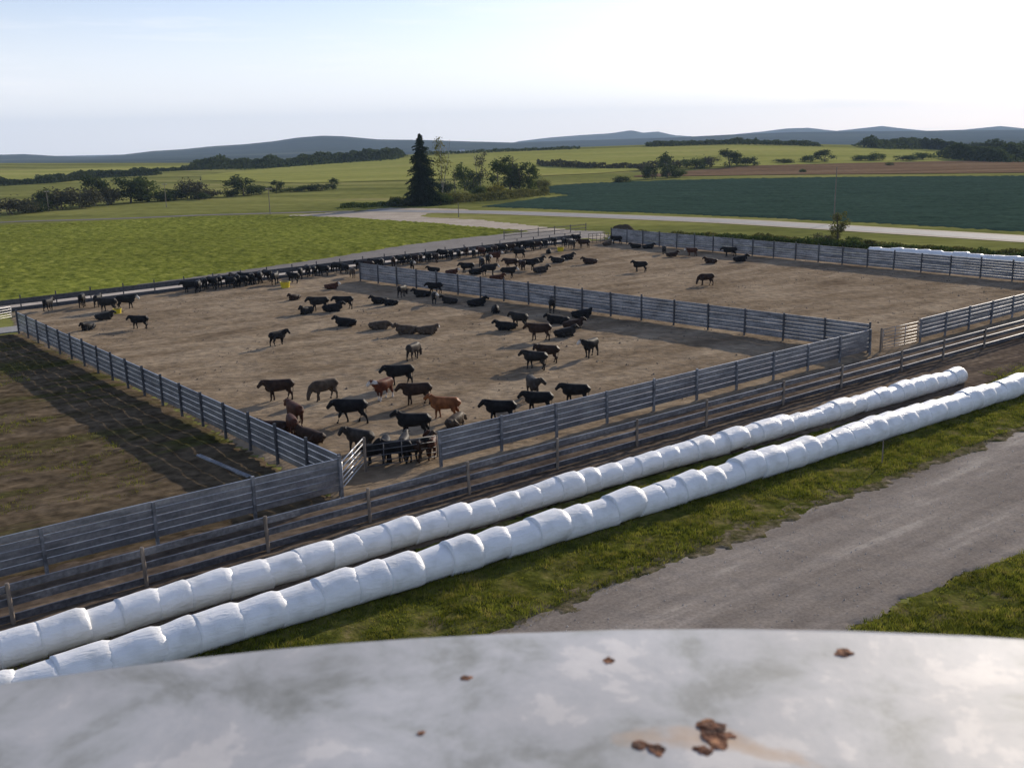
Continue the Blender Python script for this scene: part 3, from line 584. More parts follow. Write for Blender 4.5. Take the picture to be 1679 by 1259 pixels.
o = tufts('tube_grass', [(-60, 1110), (500, 962), (1060, 795), (1576, 645), (1640, 620), (1600, 612), (1900, 545), (1900, 575), (1679, 640), (1060, 850), (-60, 1160)], 45, .12, 'grass', seed=3); tag(o, 'grass growing between the two long bale tubes', 'grass')
o = tufts('bank_grass', [(1360, 1045), (1410, 1024), (1576, 948), (1679, 907), (1900, 820), (1900, 1120), (1360, 1120)], 110, .14, 'grass', seed=4); tag(o, 'dark green grass at lower right beyond the gravel road', 'grass')
o = tufts('paddock_grass', [(-300, 600), (0, 560), (60, 640), (230, 760), (330, 860), (0, 850), (-300, 940)], 22, .15, 'grass', keepfn=lambda X, Y: fbm((X*.8+Y*.6)*.12, (-X*.6+Y*.8)*.45, 3, 8) > .53, seed=5); tag(o, 'patchy grass on the ground left of the pen', 'grass')
# gravel stones on the road
rg = np.random.default_rng(5); P = [tuple(G(*q)[:2]) for q in [(600, 1070), (1060, 935), (1366, 822), (1679, 704), (1900, 630), (1900, 815), (1679, 898), (1400, 1016), (1200, 1060)]]; A = np.array(P)
X = rg.uniform(A[:, 0].min(), A[:, 0].max(), 26000); Y = rg.uniform(A[:, 1].min(), A[:, 1].max(), 26000); k = inpoly(X, Y, P); X, Y = X[k], Y[k]; n = len(X)
s = .012+.05*rg.random(n)**6; base = np.array([(1, 0, 0), (-.5, .87, 0), (-.5, -.87, 0), (0, 0, .9)])
V = (base[None]*s[:, None, None]+np.stack([X, Y, np.full(n, .035)], -1)[:, None]); V[:, :3, 2] -= .03
F = (np.arange(n)[:, None, None]*4+np.array([(0, 1, 3), (1, 2, 3), (2, 0, 3)])[None]).reshape(-1, 3)
tag(ob('gravel_stones', mesh_np('gravel_stones', V.reshape(-1, 3), F, False, noisy('loose_stone', [(.35, (.2, .18, .165)), (.7, (.5, .48, .45))], scale=3, detail=2))), 'loose gravel stones scattered over the road', 'gravel', kind='stuff')

# clods and dung on the yard
P = [tuple(G(*q)[:2]) for q in [(40, 540), (300, 482), (940, 410), (1100, 410), (1679, 460), (1679, 525), (1420, 575), (560, 810)]]; A = np.array(P)
X = rg.uniform(A[:, 0].min(), A[:, 0].max(), 16000); Y = rg.uniform(A[:, 1].min(), A[:, 1].max(), 16000); k = inpoly(X, Y, P) & (fbm(X*.15, Y*.15, 3, 31) > .46); X, Y = X[k], Y[k]; n = len(X)
s = .035+.11*rg.random(n)**5; base = np.array([(1, 0, 0), (0, 1, 0), (-1, 0, 0), (0, -1, 0), (0, 0, .55)])
V = base[None]*s[:, None, None]*(1+.4*rg.random((n, 5, 1)))+np.stack([X, Y, np.full(n, .11)], -1)[:, None]; V[:, :4, 2] -= .08
F = (np.arange(n)[:, None, None]*5+np.array([(0, 1, 4), (1, 2, 4), (2, 3, 4), (3, 0, 4)])[None]).reshape(-1, 3)
tag(ob('soil_clods', mesh_np('soil_clods', V.reshape(-1, 3), F, False, noisy('clod', [(.35, (.07, .052, .038)), (.7, (.2, .155, .115))], scale=.8, detail=3))), 'clods and dung scattered over the bare pens', 'clods', kind='stuff')

# ------------------------------------------------------------------ trees and shrubs
def leaves(centres, radii, n, size, seed, flat=1.):
    rg = np.random.default_rng(seed); centres = np.array(centres, float); radii = np.array(radii, float)
    if radii.ndim == 1: radii = radii[:, None]*np.ones(3)
    wgt = radii.prod(1)**.67; k = rg.choice(len(centres), n, p=wgt/wgt.sum())
    d = rg.normal(size=(n, 3)); d /= np.linalg.norm(d, axis=1)[:, None]; rr = rg.random(n)**.42
    C = centres[k]+d*radii[k]*rr[:, None]*(1+.18*rg.normal(size=(n, 1)))
    C[:, 2] = np.maximum(C[:, 2], .05)
    a = rg.normal(size=(n, 3)); a /= np.linalg.norm(a, axis=1)[:, None]; b = np.cross(a, d+.6*rg.normal(size=(n, 3))); b /= np.linalg.norm(b, axis=1)[:, None]
    s = size*(.5+rg.random((n, 1)))
    V = np.stack([C-a*s, C-b*s*.6, C+a*s, C+b*s*.6], 1).reshape(-1, 3)
    return V, np.arange(4*n).reshape(-1, 4)
def crown_mesh(kind, seed):
    rg = np.random.default_rng(seed); cs = []; rs = []
    if kind == 'round':      # unit height tree, 1 wide
        for i in range(16):
            a = rg.random()*6.28; q = rg.random()**.5*.33; z = .14+.68*rg.random(); q *= (1.2-abs(z-.42)*1.5); cs.append((q*cos(a), q*sin(a), z)); rs.append(rg.uniform(.12, .2))
        return leaves(cs, rs, 1900, .028, seed)
    if kind == 'bush':
        for i in range(12):
            a = rg.random()*6.28; q = rg.random()**.5*.42; z = .15+.5*rg.random()*(1-q); cs.append((q*cos(a), q*sin(a), z)); rs.append(rg.uniform(.14, .26))
        return leaves(cs, rs, 1500, .034, seed)
    if kind == 'tall':
        for i in range(16):
            a = rg.random()*6.28; q = rg.random()*.14; z = .18+.75*rg.random(); cs.append((q*cos(a), q*sin(a), z)); rs.append((rg.uniform(.05, .1), rg.uniform(.05, .1), rg.uniform(.09, .16)))
        return leaves(cs, rs, 1500, .018, seed)
    if kind == 'sparse':
        for i in range(14):
            a = rg.random()*6.28; q = rg.random()*.2; z = .35+.6*rg.random(); cs.append((q*cos(a), q*sin(a), z)); rs.append(rg.uniform(.05, .12))
        return leaves(cs, rs, 620, .016, seed)
CR = {}
def crown(kind, v, mat):
    k = (kind, v, mat)
    if k not in CR:
        V, F = crown_mesh(kind, 100+v*17+hash_(kind)); CR[k] = mesh_np('crown', V, F, False, M[mat])
    return CR[k]
def hash_(s): return sum(ord(c)*(i+1) for i, c in enumerate(s)) % 97
TR = {}
def trunk(kind, mat):
    if (kind, mat) in TR: return TR[(kind, mat)]
    mb = MB(); rg_ = random.Random(hash_(kind)); top = {'round': .7, 'bush': .45, 'tall': .92, 'sparse': .95}[kind]
    nst = {'round': 1, 'bush': 4, 'tall': 1, 'sparse': 2}[kind]
    for s_ in range(nst):
        a = rg_.random()*6.28; o_ = .0 if nst == 1 else .05; q = Vector((o_*cos(a), o_*sin(a), -.02)); lean = Vector((rg_.uniform(-.06, .06), rg_.uniform(-.06, .06), 0))*(1 if nst == 1 else 2)
        w0 = .022 if nst == 1 else .010
        mb.tube([q, q+Vector((0, 0, top*.35))+lean*.4, q+Vector((0, 0, top*.7))+lean, q+Vector((0, 0, top))+lean*1.3], [w0, w0*.8, w0*.5, w0*.2], 6)
        for b in range(7):
            z = top*rg_.uniform(.3, .9); a = rg_.random()*6.28; l = rg_.uniform(.1, .28)*(.6 if kind in ('tall', 'sparse') else 1); p0 = q+Vector((0, 0, z))+lean*(z/top)
            mb.tube([p0, p0+Vector((cos(a)*l*.5, sin(a)*l*.5, l*.35)), p0+Vector((cos(a)*l, sin(a)*l, l*.8))], [w0*.4, w0*.25, w0*.08], 4)
    TR[(kind, mat)] = mb.mesh('trunk', M[mat]); return TR[(kind, mat)]
NT = [0]
def plant(name, x, y, hpx, wpx, kind, mat, label, cat='tree', group=None, bark='bark'):
    """tree whose foot is seen at (x, y), hpx tall and wpx wide in the photograph"""
    q = GT(x, y) if y < 345 else G(x, y); D = float(q[1])/cos(p); h = hpx*D/F_PX*1.0; wd = wpx*D/F_PX
    ref = {'round': .85, 'bush': 1.05, 'tall': .42, 'sparse': .55}[kind]
    e = ob(name, None, loc=tuple(q), rot=(0, 0, random.random()*6.28), scale=(wd/ref, wd/ref, h)); tag(e, label, cat, group)
    NT[0] += 1
    ob('trunk', trunk(kind, bark), e); ob('crown', crown(kind, NT[0] % 4, mat), e)
    return e
# the spruce
def spruce():
    q = G(692, 337); H = 19.0; e = ob('spruce_tree', None, loc=tuple(q)); tag(e, 'tall dark spruce standing alone beside the road junction', 'tree')
    ob('trunk', MB().tube([(0, 0, -.2), (0, 0, H*.5), (0, 0, H*.98)], [.34, .2, .03], 8).mesh('trunk', M['bark']), e)
    rg = np.random.default_rng(3); V = []; 
    B = []
    for z in np.arange(.6, H, .27):
        t = z/H; R_ = 5.4*(1-t)**.66*(1 if t > .08 else .85)+.1; nb_ = max(7, int(24*(1-t))+6)
        for k in range(nb_):
            a = rg.random()*6.283; l = R_*(.45+.65*rg.random())*(1+.25*sin(z*2.1+a*2))*(1+.18*sin(a+.7)); B.append((z+rg.normal()*.1, a, l))
    for z, a, l in B:
        n = int(7+l*9); s = rg.random(n)**.7*l; droop = -.10*s-.07*s*s*.6+.02
        w_ = .30*(1-s/l*.5); x = s*np.cos(a)-np.sin(a)*rg.normal(0, 1, n)*w_; y = s*np.sin(a)+np.cos(a)*rg.normal(0, 1, n)*w_
        zz = z+droop+rg.normal(0, .10, n)-.12*rg.random(n); C = np.stack([x, y, zz], -1)
        d = np.stack([np.cos(a)+rg.normal(0, .35, n), np.sin(a)+rg.normal(0, .35, n), -.45+rg.normal(0, .3, n)], -1); d /= np.linalg.norm(d, axis=1)[:, None]
        sd_ = np.cross(d, rg.normal(size=(n, 3))); sd_ /= np.linalg.norm(sd_, axis=1)[:, None]; L_ = .22+.2*rg.random((n, 1))
        V.append(np.stack([C-d*L_*.6, C-sd_*.09, C+d*L_, C+sd_*.09], 1))
    V = np.concatenate(V).reshape(-1, 3); ob('crown', mesh_np('crown', V, np.arange(len(V)).reshape(-1, 4), False, M['spruce']), e)
spruce()
GRV = 'trees and shrubs in the grove beside the spruce'
for a in [('birch_tree', 722, 330, 100, 44, 'sparse', 'leaf_olive', 'slender sparse olive birch just right of the spruce', 'bark_pale'),
          ('shrub', 735, 318, 36, 40, 'bush', 'leaf_dark', 'dark shrub behind the slender birch', 'bark'),
          ('willow_tree', 762, 313, 46, 36, 'round', 'leaf_mid', 'mid green willow left of the grey bare tree', 'bark'),
          ('bare_tree', 790, 316, 64, 40, 'sparse', 'leaf_grey', 'bare grey tree rising behind the grove', 'bark_pale'),
          ('willow_tree', 776, 316, 38, 36, 'round', 'leaf_dark', 'low dark willow under the bare grey tree', 'bark'),
          ('poplar_tree', 818, 315, 52, 44, 'round', 'leaf_mid', 'rounded poplar at the left of the dark clump', 'bark'),
          ('poplar_tree', 836, 314, 58, 40, 'tall', 'leaf_dark', 'tallest dark poplar in the middle of the clump', 'bark'),
          ('poplar_tree', 852, 313, 50, 46, 'round', 'leaf_dark', 'broad dark poplar at the centre right of the clump', 'bark'),
          ('poplar_tree', 868, 312, 44, 36, 'round', 'leaf_mid', 'green poplar at the right end of the clump', 'bark'),
          ('autumn_shrub', 808, 320, 28, 44, 'bush', 'leaf_yellow', 'yellowish round shrub in front of the clump', 'bark'),
          ('shrub', 786, 322, 24, 30, 'bush', 'leaf_mid', 'blue green shrub left of the yellowish one', 'bark'),
          ('shrub', 885, 309, 20, 34, 'bush', 'leaf_olive', 'low olive shrub trailing right of the clump', 'bark'),
          ('small_spruce', 875, 290, 18, 9, 'tall', 'leaf_dark', 'tiny dark conifer on the field right of the clump', 'bark'),
          ('shrub', 660, 338, 22, 50, 'bush', 'leaf_dark', 'dark spreading shrub at the left foot of the spruce', 'bark'),
          ('shrub', 722, 336, 28, 44, 'bush', 'leaf_mid', 'leafy green shrub at the right foot of the spruce', 'bark'),
          ('shrub', 748, 333, 24, 44, 'bush', 'leaf_olive', 'olive shrub between the spruce and the weedy bank', 'bark')]:
    plant(a[0], *a[1:7], a[7], 'tree' if 'tree' in a[0] or 'spruce' in a[0] else 'shrub', GRV, a[8])
e = ob('dead_tree', None, loc=tuple(GT(746, 322))); tag(e, 'thin dead snag standing between the birch and the clump', 'tree', GRV)
ob('trunk', MB().tube([(0, 0, 0), (.1, 0, 4), (-.1, 0, 8), (0, 0, 10)], [.16, .12, .07, .02], 6).tube([(0, 0, 5), (.7, .2, 6.2)], [.06, .02], 5).tube([(0, 0, 6.5), (-.6, 0, 7.6)], [.05, .02], 5).mesh('trunk', M['bark']), e)
LB = 'trees of the brushy line across the left meadow'
left = [(18, 352, 38, 60, 'bush', 'leaf_grey', 'greyish bush at the far left edge of the brush line'), (48, 348, 30, 50, 'bush', 'leaf_dark', 'low dark bush second from the left edge'),
        (70, 345, 34, 34, 'round', 'leaf_dark', 'small dark round tree left of the big grey bush'), (100, 343, 44, 60, 'bush', 'leaf_grey', 'large grey brown bush in the left brush line'),
        (132, 341, 46, 60, 'bush', 'leaf_grey', 'second large grey brown bush beside the dark treetop'), (155, 337, 48, 40, 'round', 'leaf_dark', 'dark round treetop above the grey brown bushes'),
        (180, 336, 40, 40, 'bush', 'leaf_grey', 'grey bush between the two dark trees'), (215, 333, 44, 58, 'round', 'leaf_dark', 'widest dark dome shaped tree in the brush line'),
        (243, 331, 42, 50, 'round', 'leaf_mid', 'olive green tree touching the dark dome tree'), (263, 330, 26, 40, 'bush', 'leaf_dark', 'low dark bush right of the olive green tree'),
        (287, 328, 24, 30, 'bush', 'leaf_dark', 'small dark bush below the pale grey bush'), (318, 326, 42, 42, 'bush', 'leaf_grey', 'pale grey bush standing above small dark ones'),
        (326, 328, 18, 26, 'bush', 'leaf_dark', 'tiny dark bush at the foot of the pale grey bush'), (345, 325, 24, 50, 'bush', 'leaf_grey', 'grey thicket at the right end of the main brush line'),
        (400, 321, 34, 44, 'round', 'leaf_dark', 'dark round tree leading the short row on the meadow'), (425, 319, 20, 36, 'bush', 'leaf_dark', 'low dark bush hugging the leading round tree'),
        (453, 317, 22, 24, 'round', 'leaf_dark', 'small round dark tree in the middle of the short row'), (478, 315, 12, 30, 'bush', 'leaf_mid', 'very low green bush in the short row'),
        (500, 314, 14, 26, 'bush', 'leaf_mid', 'low green bush left of the last small pair'), (525, 313, 15, 34, 'bush', 'leaf_dark', 'low dark bush next to the last round tree'),
        (545, 311, 20, 18, 'round', 'leaf_dark', 'last small round tree of the row toward the spruce'), (382, 323, 20, 22, 'bush', 'leaf_dark', 'little bush just left of the leading round tree')]
for a in left: plant('meadow_tree' if a[4] == 'round' else 'meadow_bush', a[0], a[1], a[2]*1.02, a[3]*1.25, a[4], a[5], a[6], 'tree' if a[4] == 'round' else 'bush', LB)
RB = 'trees of the hedgerows beyond the dark crop field'
right = [(1018, 300, 15, 38, 'bush', 'leaf_dark', 'lone low dark bush at the edge of the dark crop field'), (1068, 294, 30, 30, 'bush', 'leaf_dark', 'dark bush at the left of the tallest hedgerow tree'),
         (1094, 292, 44, 34, 'round', 'leaf_dark', 'tallest tree at the corner of the dark crop field'), (1115, 291, 24, 34, 'bush', 'leaf_mid', 'green bush right of the tallest hedgerow tree'),
         (1060, 280, 14, 40, 'bush', 'leaf_grey', 'thin grey bush trailing left along the far hedgerow'), (1140, 277, 24, 40, 'bush', 'leaf_mid', 'first rounded bush of the middle hedgerow'),
         (1165, 275, 26, 36, 'bush', 'leaf_grey', 'greyish bush between two rounded hedgerow bushes'), (1197, 274, 28, 46, 'round', 'leaf_dark', 'broad dark tree in the middle hedgerow'),
         (1225, 272, 20, 40, 'bush', 'leaf_dark', 'low dark bush closing the middle hedgerow'), (1283, 268, 10, 34, 'bush', 'leaf_dark', 'very low dark bush left of the domed hedgerow tree'),
         (1330, 266, 16, 32, 'bush', 'leaf_mid', 'small green bush beside the domed hedgerow tree'), (1352, 266, 20, 36, 'round', 'leaf_dark', 'domed dark tree alone in the right hedgerow'),
         (1410, 264, 13, 36, 'bush', 'leaf_mid', 'low green bush beyond the brown field'), (1440, 264, 18, 34, 'bush', 'leaf_mid', 'taller green bush beyond the brown field'),
         (1480, 264, 13, 40, 'bush', 'leaf_dark', 'flat dark bush near the right hand woods'), (1315, 283, 9, 14, 'bush', 'leaf_mid', 'tiny bush alone on the ploughed field'),
         (1510, 262, 16, 40, 'bush', 'leaf_mid', 'green bush merging with the right hand woods'), (1460, 272, 8, 16, 'bush', 'leaf_olive', 'tiny olive bush on the edge of the ploughed field')]
for a in right: plant('hedgerow_tree' if a[4] == 'round' else 'hedgerow_bush', *a[:6], a[6], 'tree' if a[4] == 'round' else 'bush', RB)
plant('sapling', 1374, 400, 56, 36, 'tall', 'leaf_olive', 'olive green sapling on the verge behind the back windbreak', 'tree')
plant('shrub', 1350, 400, 24, 50, 'bush', 'leaf_grey', 'grey weedy shrub left of the olive sapling', 'shrub')
plant('shrub', 1400, 402, 20, 36, 'bush', 'leaf_mid', 'green shrub right of the olive sapling', 'shrub')
mound = MB()
patch_m = G(1018, 393)
bm = bmesh.new(); bmesh.ops.create_icosphere(bm, subdivisions=4, radius=1)
for vv in bm.verts:
    d = .8+.45*float(fbm(np.array(vv.co.x*2), np.array(vv.co.y*2+vv.co.z), 3, 2)); vv.co = Vector((vv.co.x*2.4*d, vv.co.y*1.8*d, max(vv.co.z*2.2*d, -.1)))
me = bpy.data.meshes.new('manure_pile'); bm.to_mesh(me); bm.free(); me.materials.append(M['lick']); me.polygons.foreach_set('use_smooth', [True]*len(me.polygons))
tag(ob('manure_pile', me, loc=tuple(G(1022, 391)), rot=(0, 0, -.9)), 'dark manure pile behind the corner of the back windbreak', 'manure pile')

def leafband(name, pts, n, hh, wd, size, mat, label, cat, seed=1, terr=True, lump=1.):
    rg = np.random.default_rng(seed); P = np.array([GT(*q) if terr else G(*q) for q in pts]); seg = np.linalg.norm(np.diff(P, axis=0), axis=1); cum = np.r_[0, np.cumsum(seg)]
    t = rg.random(n)*cum[-1]; C = np.stack([np.interp(t, cum, P[:, i]) for i in range(3)], -1)
    hl = hh*(.35+1.0*fbm(t/(hh*2.2*lump), t*0, 3, seed)); off = rg.normal(0, wd, n)
    C[:, 1] += off; C[:, 2] = (hgt(C[:, 0], C[:, 1]) if terr else 0)+hl*rg.random(n)**.6*np.exp(-(off/wd)**2*.35)
    a = rg.normal(size=(n, 3)); a /= np.linalg.norm(a, axis=1)[:, None]; b = np.cross(a, rg.normal(size=(n, 3))); b /= np.linalg.norm(b, axis=1)[:, None]; s = size*(.5+rg.random((n, 1)))
    V = np.stack([C-a*s, C-b*s*.7, C+a*s, C+b*s*.7], 1).reshape(-1, 3)
    return tag(ob(name, mesh_np(name, V, np.arange(len(V)).reshape(-1, 4), False, M[mat])), label, cat, kind='stuff')
leafband('verge_weeds', [(1010, 386), (1200, 393), (1350, 402), (1500, 412), (1679, 424), (1900, 440)], 20000, 1.1, 1.6, .16, 'leaf_olive', 'tall olive weeds along the verge behind the back windbreak', 'weeds', 2, False)
leafband('verge_weeds', [(1100, 391), (1300, 401), (1500, 414), (1679, 427), (1900, 443)], 9000, 1.2, 1.0, .16, 'leaf_mid', 'dark green weeds close behind the back windbreak', 'weeds', 3, False)
leafband('bank_weeds', [(640, 336), (760, 330), (830, 326), (900, 318)], 12000, 2.4, 3.0, .25, 'leaf_olive', 'olive weeds on the bank below the grove', 'weeds', 4, True)
leafband('bank_weeds', [(560, 340), (640, 337), (720, 334)], 7000, 1.6, 2.5, .25, 'leaf_mid', 'green weeds left of the foot of the spruce', 'weeds', 5, True)
leafband('far_wood', [(322, 276), (400, 275), (480, 272), (560, 266), (620, 262), (660, 259)], 15000, 8, 14, .9, 'leaf_dark', 'dark wood along the crest of the left field', 'wood', 6, lump=.5)
leafband('far_hedge', [(-150, 312), (0, 305), (100, 299), (160, 292), (260, 287)], 9000, 4.5, 3, .6, 'leaf_dark', 'dark hedge crossing the left meadow', 'hedge', 7)
leafband('far_hedge', [(60, 296), (180, 286), (320, 279), (430, 274)], 5000, 3, 3, .7, 'leaf_dark', 'thin hedge nearer the crest of the left meadow', 'hedge', 8)
leafband('far_hedge', [(880, 272), (960, 276), (1060, 276), (1130, 274)], 3000, 3.5, 2.5, .6, 'leaf_grey', 'low grey hedge running left from the hedgerow trees', 'hedge', 9)
leafband('far_wood', [(1560, 262), (1620, 264), (1679, 262), (1800, 262)], 14000, 9, 14, .8, 'leaf_dark', 'dense dark wood at the right edge beyond the fields', 'wood', 10, lump=.6)
leafband('far_wood', [(1420, 242), (1500, 243), (1560, 247), (1679, 252), (1800, 252)], 12000, 8, 14, 1.0, 'leaf_dark', 'dark band of trees on the right crest', 'wood', 11, lump=.5)
leafband('far_wood', [(1060, 240), (1130, 237.5), (1250, 236.5), (1340, 239)], 5000, 4, 8, .8, 'leaf_dark', 'thin line of trees on top of the middle crest', 'wood', 12, lump=.5)
leafband('far_hedge', [(700, 254), (840, 248), (950, 244)], 1500, 2.6, 5, .8, 'leaf_dark', 'thin dark hedge on the crest right of the spruce', 'hedge', 13)

# ------------------------------------------------------------------ poles and farmhouse
def pole(x, y, h, lab, arm=True, name='utility_pole'):
    q = G(x, y); e = ob(name, None, loc=tuple(q), rot=(0, 0, -.3)); tag(e, lab, 'pole', 'poles beside the roads')
    ob('shaft', MB().tube([(0, 0, -.3), (0, 0, h)], [.12, .07], 8).mesh('shaft', M['wood']), e)
    if arm:
        c = ob('crossarm', MB().box((0, .12, h-.5), (1.9, .1, .12)).mesh('crossarm', M['wood']), e)
        im = MB().tube([(0, 0, 0), (0, 0, .08), (0, 0, .16)], [.05, .06, .03], 6).mesh('insulator', M['insulator'])
        for k in (-.8, -.4, .4, .8): ob('insulator', im, c, (k, .12, h-.44))
pole(443, 351, 6.6, 'utility pole by the track across the left meadow')
pole(273, 340, 7.0, 'pale utility pole in front of the brush line')
pole(80, 347, 6.0, 'pale utility pole near the left edge')
pole(752, 356, 3.2, 'short post on the verge below the grove', arm=False, name='marker_post')
pole(1367, 366, 10.5, 'tall thin pole rising from the dark crop field edge', arm=False)
hq = np.array([-300., 5000., 0]); d = ray(757, 243); t = 3400/d[1]; hx = d[0]*t; hz = float(hgt(hx, 3400))
e = ob('farmhouse', None, loc=(hx, 3400, hz), rot=(0, 0, .3)); tag(e, 'tiny white farmhouse far off on the wooded slope', 'house')
W_ = MB().box((0, 0, 3), (16, 9, 6)); b = len(W_.v)
wl = ob('wall', W_.mesh('wall', M['house_wall']), e)
rf = bpy.data.meshes.new('roof'); rf.from_pydata([(-8.5, -5, 6.01), (8.5, -5, 6.01), (8.5, 5, 6.01), (-8.5, 5, 6.01), (-8.5, 0, 9.5), (8.5, 0, 9.5)], [], [(0, 1, 5, 4), (2, 3, 4, 5), (0, 4, 3), (1, 2, 5), (0, 3, 2, 1)]); rf.materials.append(M['house_roof']); ob('roof', rf, e)
wm = MB().box((0, 0, 0), (1.2, .1, 1.4)).mesh('window', M['window'])
for k in (-5, 0, 5): ob('window', wm, e, (k, -4.52, 3.6))

# ------------------------------------------------------------------ cattle
def cow_mesh(pose):
    """one closed skin: lofted trunk, neck, head, legs, ears and tail fused by a voxel remesh"""
    V = []; F = []; K = {}
    def loft(st, n=16):
        """st: list of (point, half width, half height)"""
        b0 = len(V); P_ = [Vector(q[0]) for q in st]
        for i, q in enumerate(P_):
            d = (P_[min(i+1, len(P_)-1)]-P_[max(i-1, 0)]).normalized()
            side = d.cross(Vector((0, 0, 1)))
            if side.length < .35: side = Vector((0, 1, 0))-d*d.y
            side.normalize(); up = side.cross(d).normalized()
            for k in range(n):
                t = 2*pi*k/n; c_, s_ = cos(t), sin(t); c_ = math.copysign(abs(c_)**.82, c_); s_ = math.copysign(abs(s_)**.82, s_); V.append(q+side*c_*st[i][1]+up*s_*st[i][2])
        for i in range(len(P_)-1):
            for k in range(n):
                a, b = b0+i*n+k, b0+i*n+(k+1) % n; F.append((a, b, b+n, a+n))
        F.append(tuple(b0+k for k in range(n))[::-1]); F.append(tuple(b0+(len(P_)-1)*n+k for k in range(n)))
    lie = pose.startswith('lie'); dz = -.52 if lie else 0; wd = 1.12 if lie else 1
    loft([((x, 0, (z if not lie else h_+.01+.06*(abs(x) > .7))), w_*wd, h_) for x, z, w_, h_ in ((-1.02, 1.10, .10, .13), (-.99, 1.06, .20, .22), (-.86, 1.01, .255, .27), (-.64, .975, .275, .305), (-.38, .94, .29, .335), (-.08, .92, .315, .355), (.2, .92, .305, .365), (.42, .92, .265, .375), (.62, .91, .225, .37), (.78, .93, .16, .29), (.86, .95, .09, .18))], 20)
    # neck and head
    H = {'graze': ((.95, 0, .84), (1.10, 0, .60), (1.17, 0, .38), (1.19, 0, .22)),
         'turnl': ((.84, .10, 1.14), (.93, .26, 1.28), (.97, .44, 1.14), (.98, .56, 1.02)), 'turnr': ((.84, -.10, 1.14), (.93, -.26, 1.28), (.97, -.44, 1.14), (.98, -.56, 1.02)), 'lieturn': ((.84, .10, 1.14), (.93, .26, 1.28), (.97, .44, 1.14), (.98, .56, 1.02)),
         'level': ((.82, 0, 1.12), (1.03, 0, 1.20), (1.22, 0, 1.03), (1.35, 0, .91)), 'walk': ((.82, 0, 1.07), (1.03, 0, 1.12), (1.22, 0, .94), (1.34, 0, .82)), 'lielow': ((.88, 0, .98), (1.08, 0, .95), (1.27, 0, .76), (1.38, 0, .66))}.get(pose, ((.78, 0, 1.18), (.93, 0, 1.35), (1.14, 0, 1.25), (1.28, 0, 1.16)))
    nk, poll, fc, mz = [Vector(q)+Vector((0, 0, dz)) for q in H]
    loft([(Vector((.44, 0, 1.0+dz)), .20, .27), (Vector((.62, 0, 1.03+dz)).lerp(nk, .25), .185, .27), (nk, .15, .225), (poll, .115, .15)])
    d_ = (mz-poll).normalized()
    loft([(poll-d_*.08, .09, .10), (poll, .13, .145), (poll.lerp(fc, .5), .13, .145), (fc, .105, .12), (mz, .10, .10), (mz+d_*.05, .09, .08)])
    sd_ = d_.cross(Vector((0, 0, 1))).normalized()
    for s_ in (1, -1):
        e0 = poll+sd_*.08*s_-d_*.02+Vector((0, 0, .02)); e1 = e0+sd_*.10*s_-d_*.02; loft([(e0, .03, .03), (e1, .05, .03), (e1+sd_*.08*s_-Vector((0, 0, .05)), .025, .02)], 8)
    # tail
    loft([(Vector((-.94, 0, 1.14+dz)), .035, .035), (Vector((-1.0, .01, 1.0+dz)), .03, .03), (Vector((-.98, .03, .70+dz*.6)), .024, .024), (Vector((-.95, .04, .48 if not lie else .14)), .024, .024), (Vector((-.92, .04, .38 if not lie else .06)), .045, .045), (Vector((-.92, .04, .30 if not lie else .05)), .02, .02)], 8)
    off = {'walk': (.24, -.18, -.26, .20), 'graze': (.14, -.10, -.10, .12), 'up': (.08, -.08, .10, -.12)}.get(pose, (.10, -.08, -.10, .13))
    legs = []
    for i, s_ in enumerate((1, -1)):
        if not lie:
            o_ = off[i]; Vz = Vector
            loft([(Vz((.44, .15*s_, 1.0)), .08, .16), (Vz((.42+o_*.2, .17*s_, .72)), .085, .13), (Vz((.42+o_*.5, .175*s_, .54)), .08, .105), (Vz((.43+o_*.9, .165*s_, .37)), .064, .07), (Vz((.41+o_*1.2, .16*s_, .17)), .05, .053), (Vz((.42+o_*1.3, .16*s_, .08)), .06, .062), (Vz((.45+o_*1.35, .16*s_, 0)), .068, .075)], 10)
            legs += [Vz((.42+o_*1.3, .16*s_, .1))]
            o_ = off[2+i]
            loft([(Vz((-.68, .14*s_, 1.0)), .11, .22), (Vz((-.64+o_*.2, .17*s_, .74)), .10, .18), (Vz((-.67+o_*.45, .18*s_, .56)), .09, .14), (Vz((-.80+o_*.7, .17*s_, .41)), .06, .08), (Vz((-.77+o_*1.1, .165*s_, .18)), .048, .055), (Vz((-.75+o_*1.2, .165*s_, .08)), .058, .062), (Vz((-.72+o_*1.25, .165*s_, 0)), .068, .075)], 10)
            legs += [Vz((-.75+o_*1.2, .16*s_, .1))]
        else:
            Vz = Vector
            loft([(Vz((.42, .20*s_, .34)), .12, .14), (Vz((.60, .25*s_, .16)), .085, .085), (Vz((.72, .26*s_, .08)), .06, .06), (Vz((.50, .30*s_, .055)), .045, .045), (Vz((.40, .30*s_, .05)), .05, .045)], 10)
            loft([(Vz((-.62, .20*s_, .38)), .16, .22), (Vz((-.40, .32*s_, .24)), .12, .15), (Vz((-.16, .36*s_, .12)), .08, .09), (Vz((-.40, .40*s_, .06)), .05, .05), (Vz((-.20, .43*s_, .05)), .045, .045)], 10)
            legs += [Vz((.45, .3*s_, .05)), Vz((-.2, .43*s_, .05))]
    me = bpy.data.meshes.new('cow_skin'); me.from_pydata([tuple(q) for q in V], [], F); o = bpy.data.objects.new('cow_skin', me); COL.objects.link(o)
    md = o.modifiers.new('r', 'REMESH'); md.mode = 'VOXEL'; md.voxel_size = .026; md.use_smooth_shade = True
    m2 = o.modifiers.new('s', 'SMOOTH'); m2.factor = .5; m2.iterations = 2
    m3 = o.modifiers.new('d', 'DECIMATE'); m3.ratio = .22
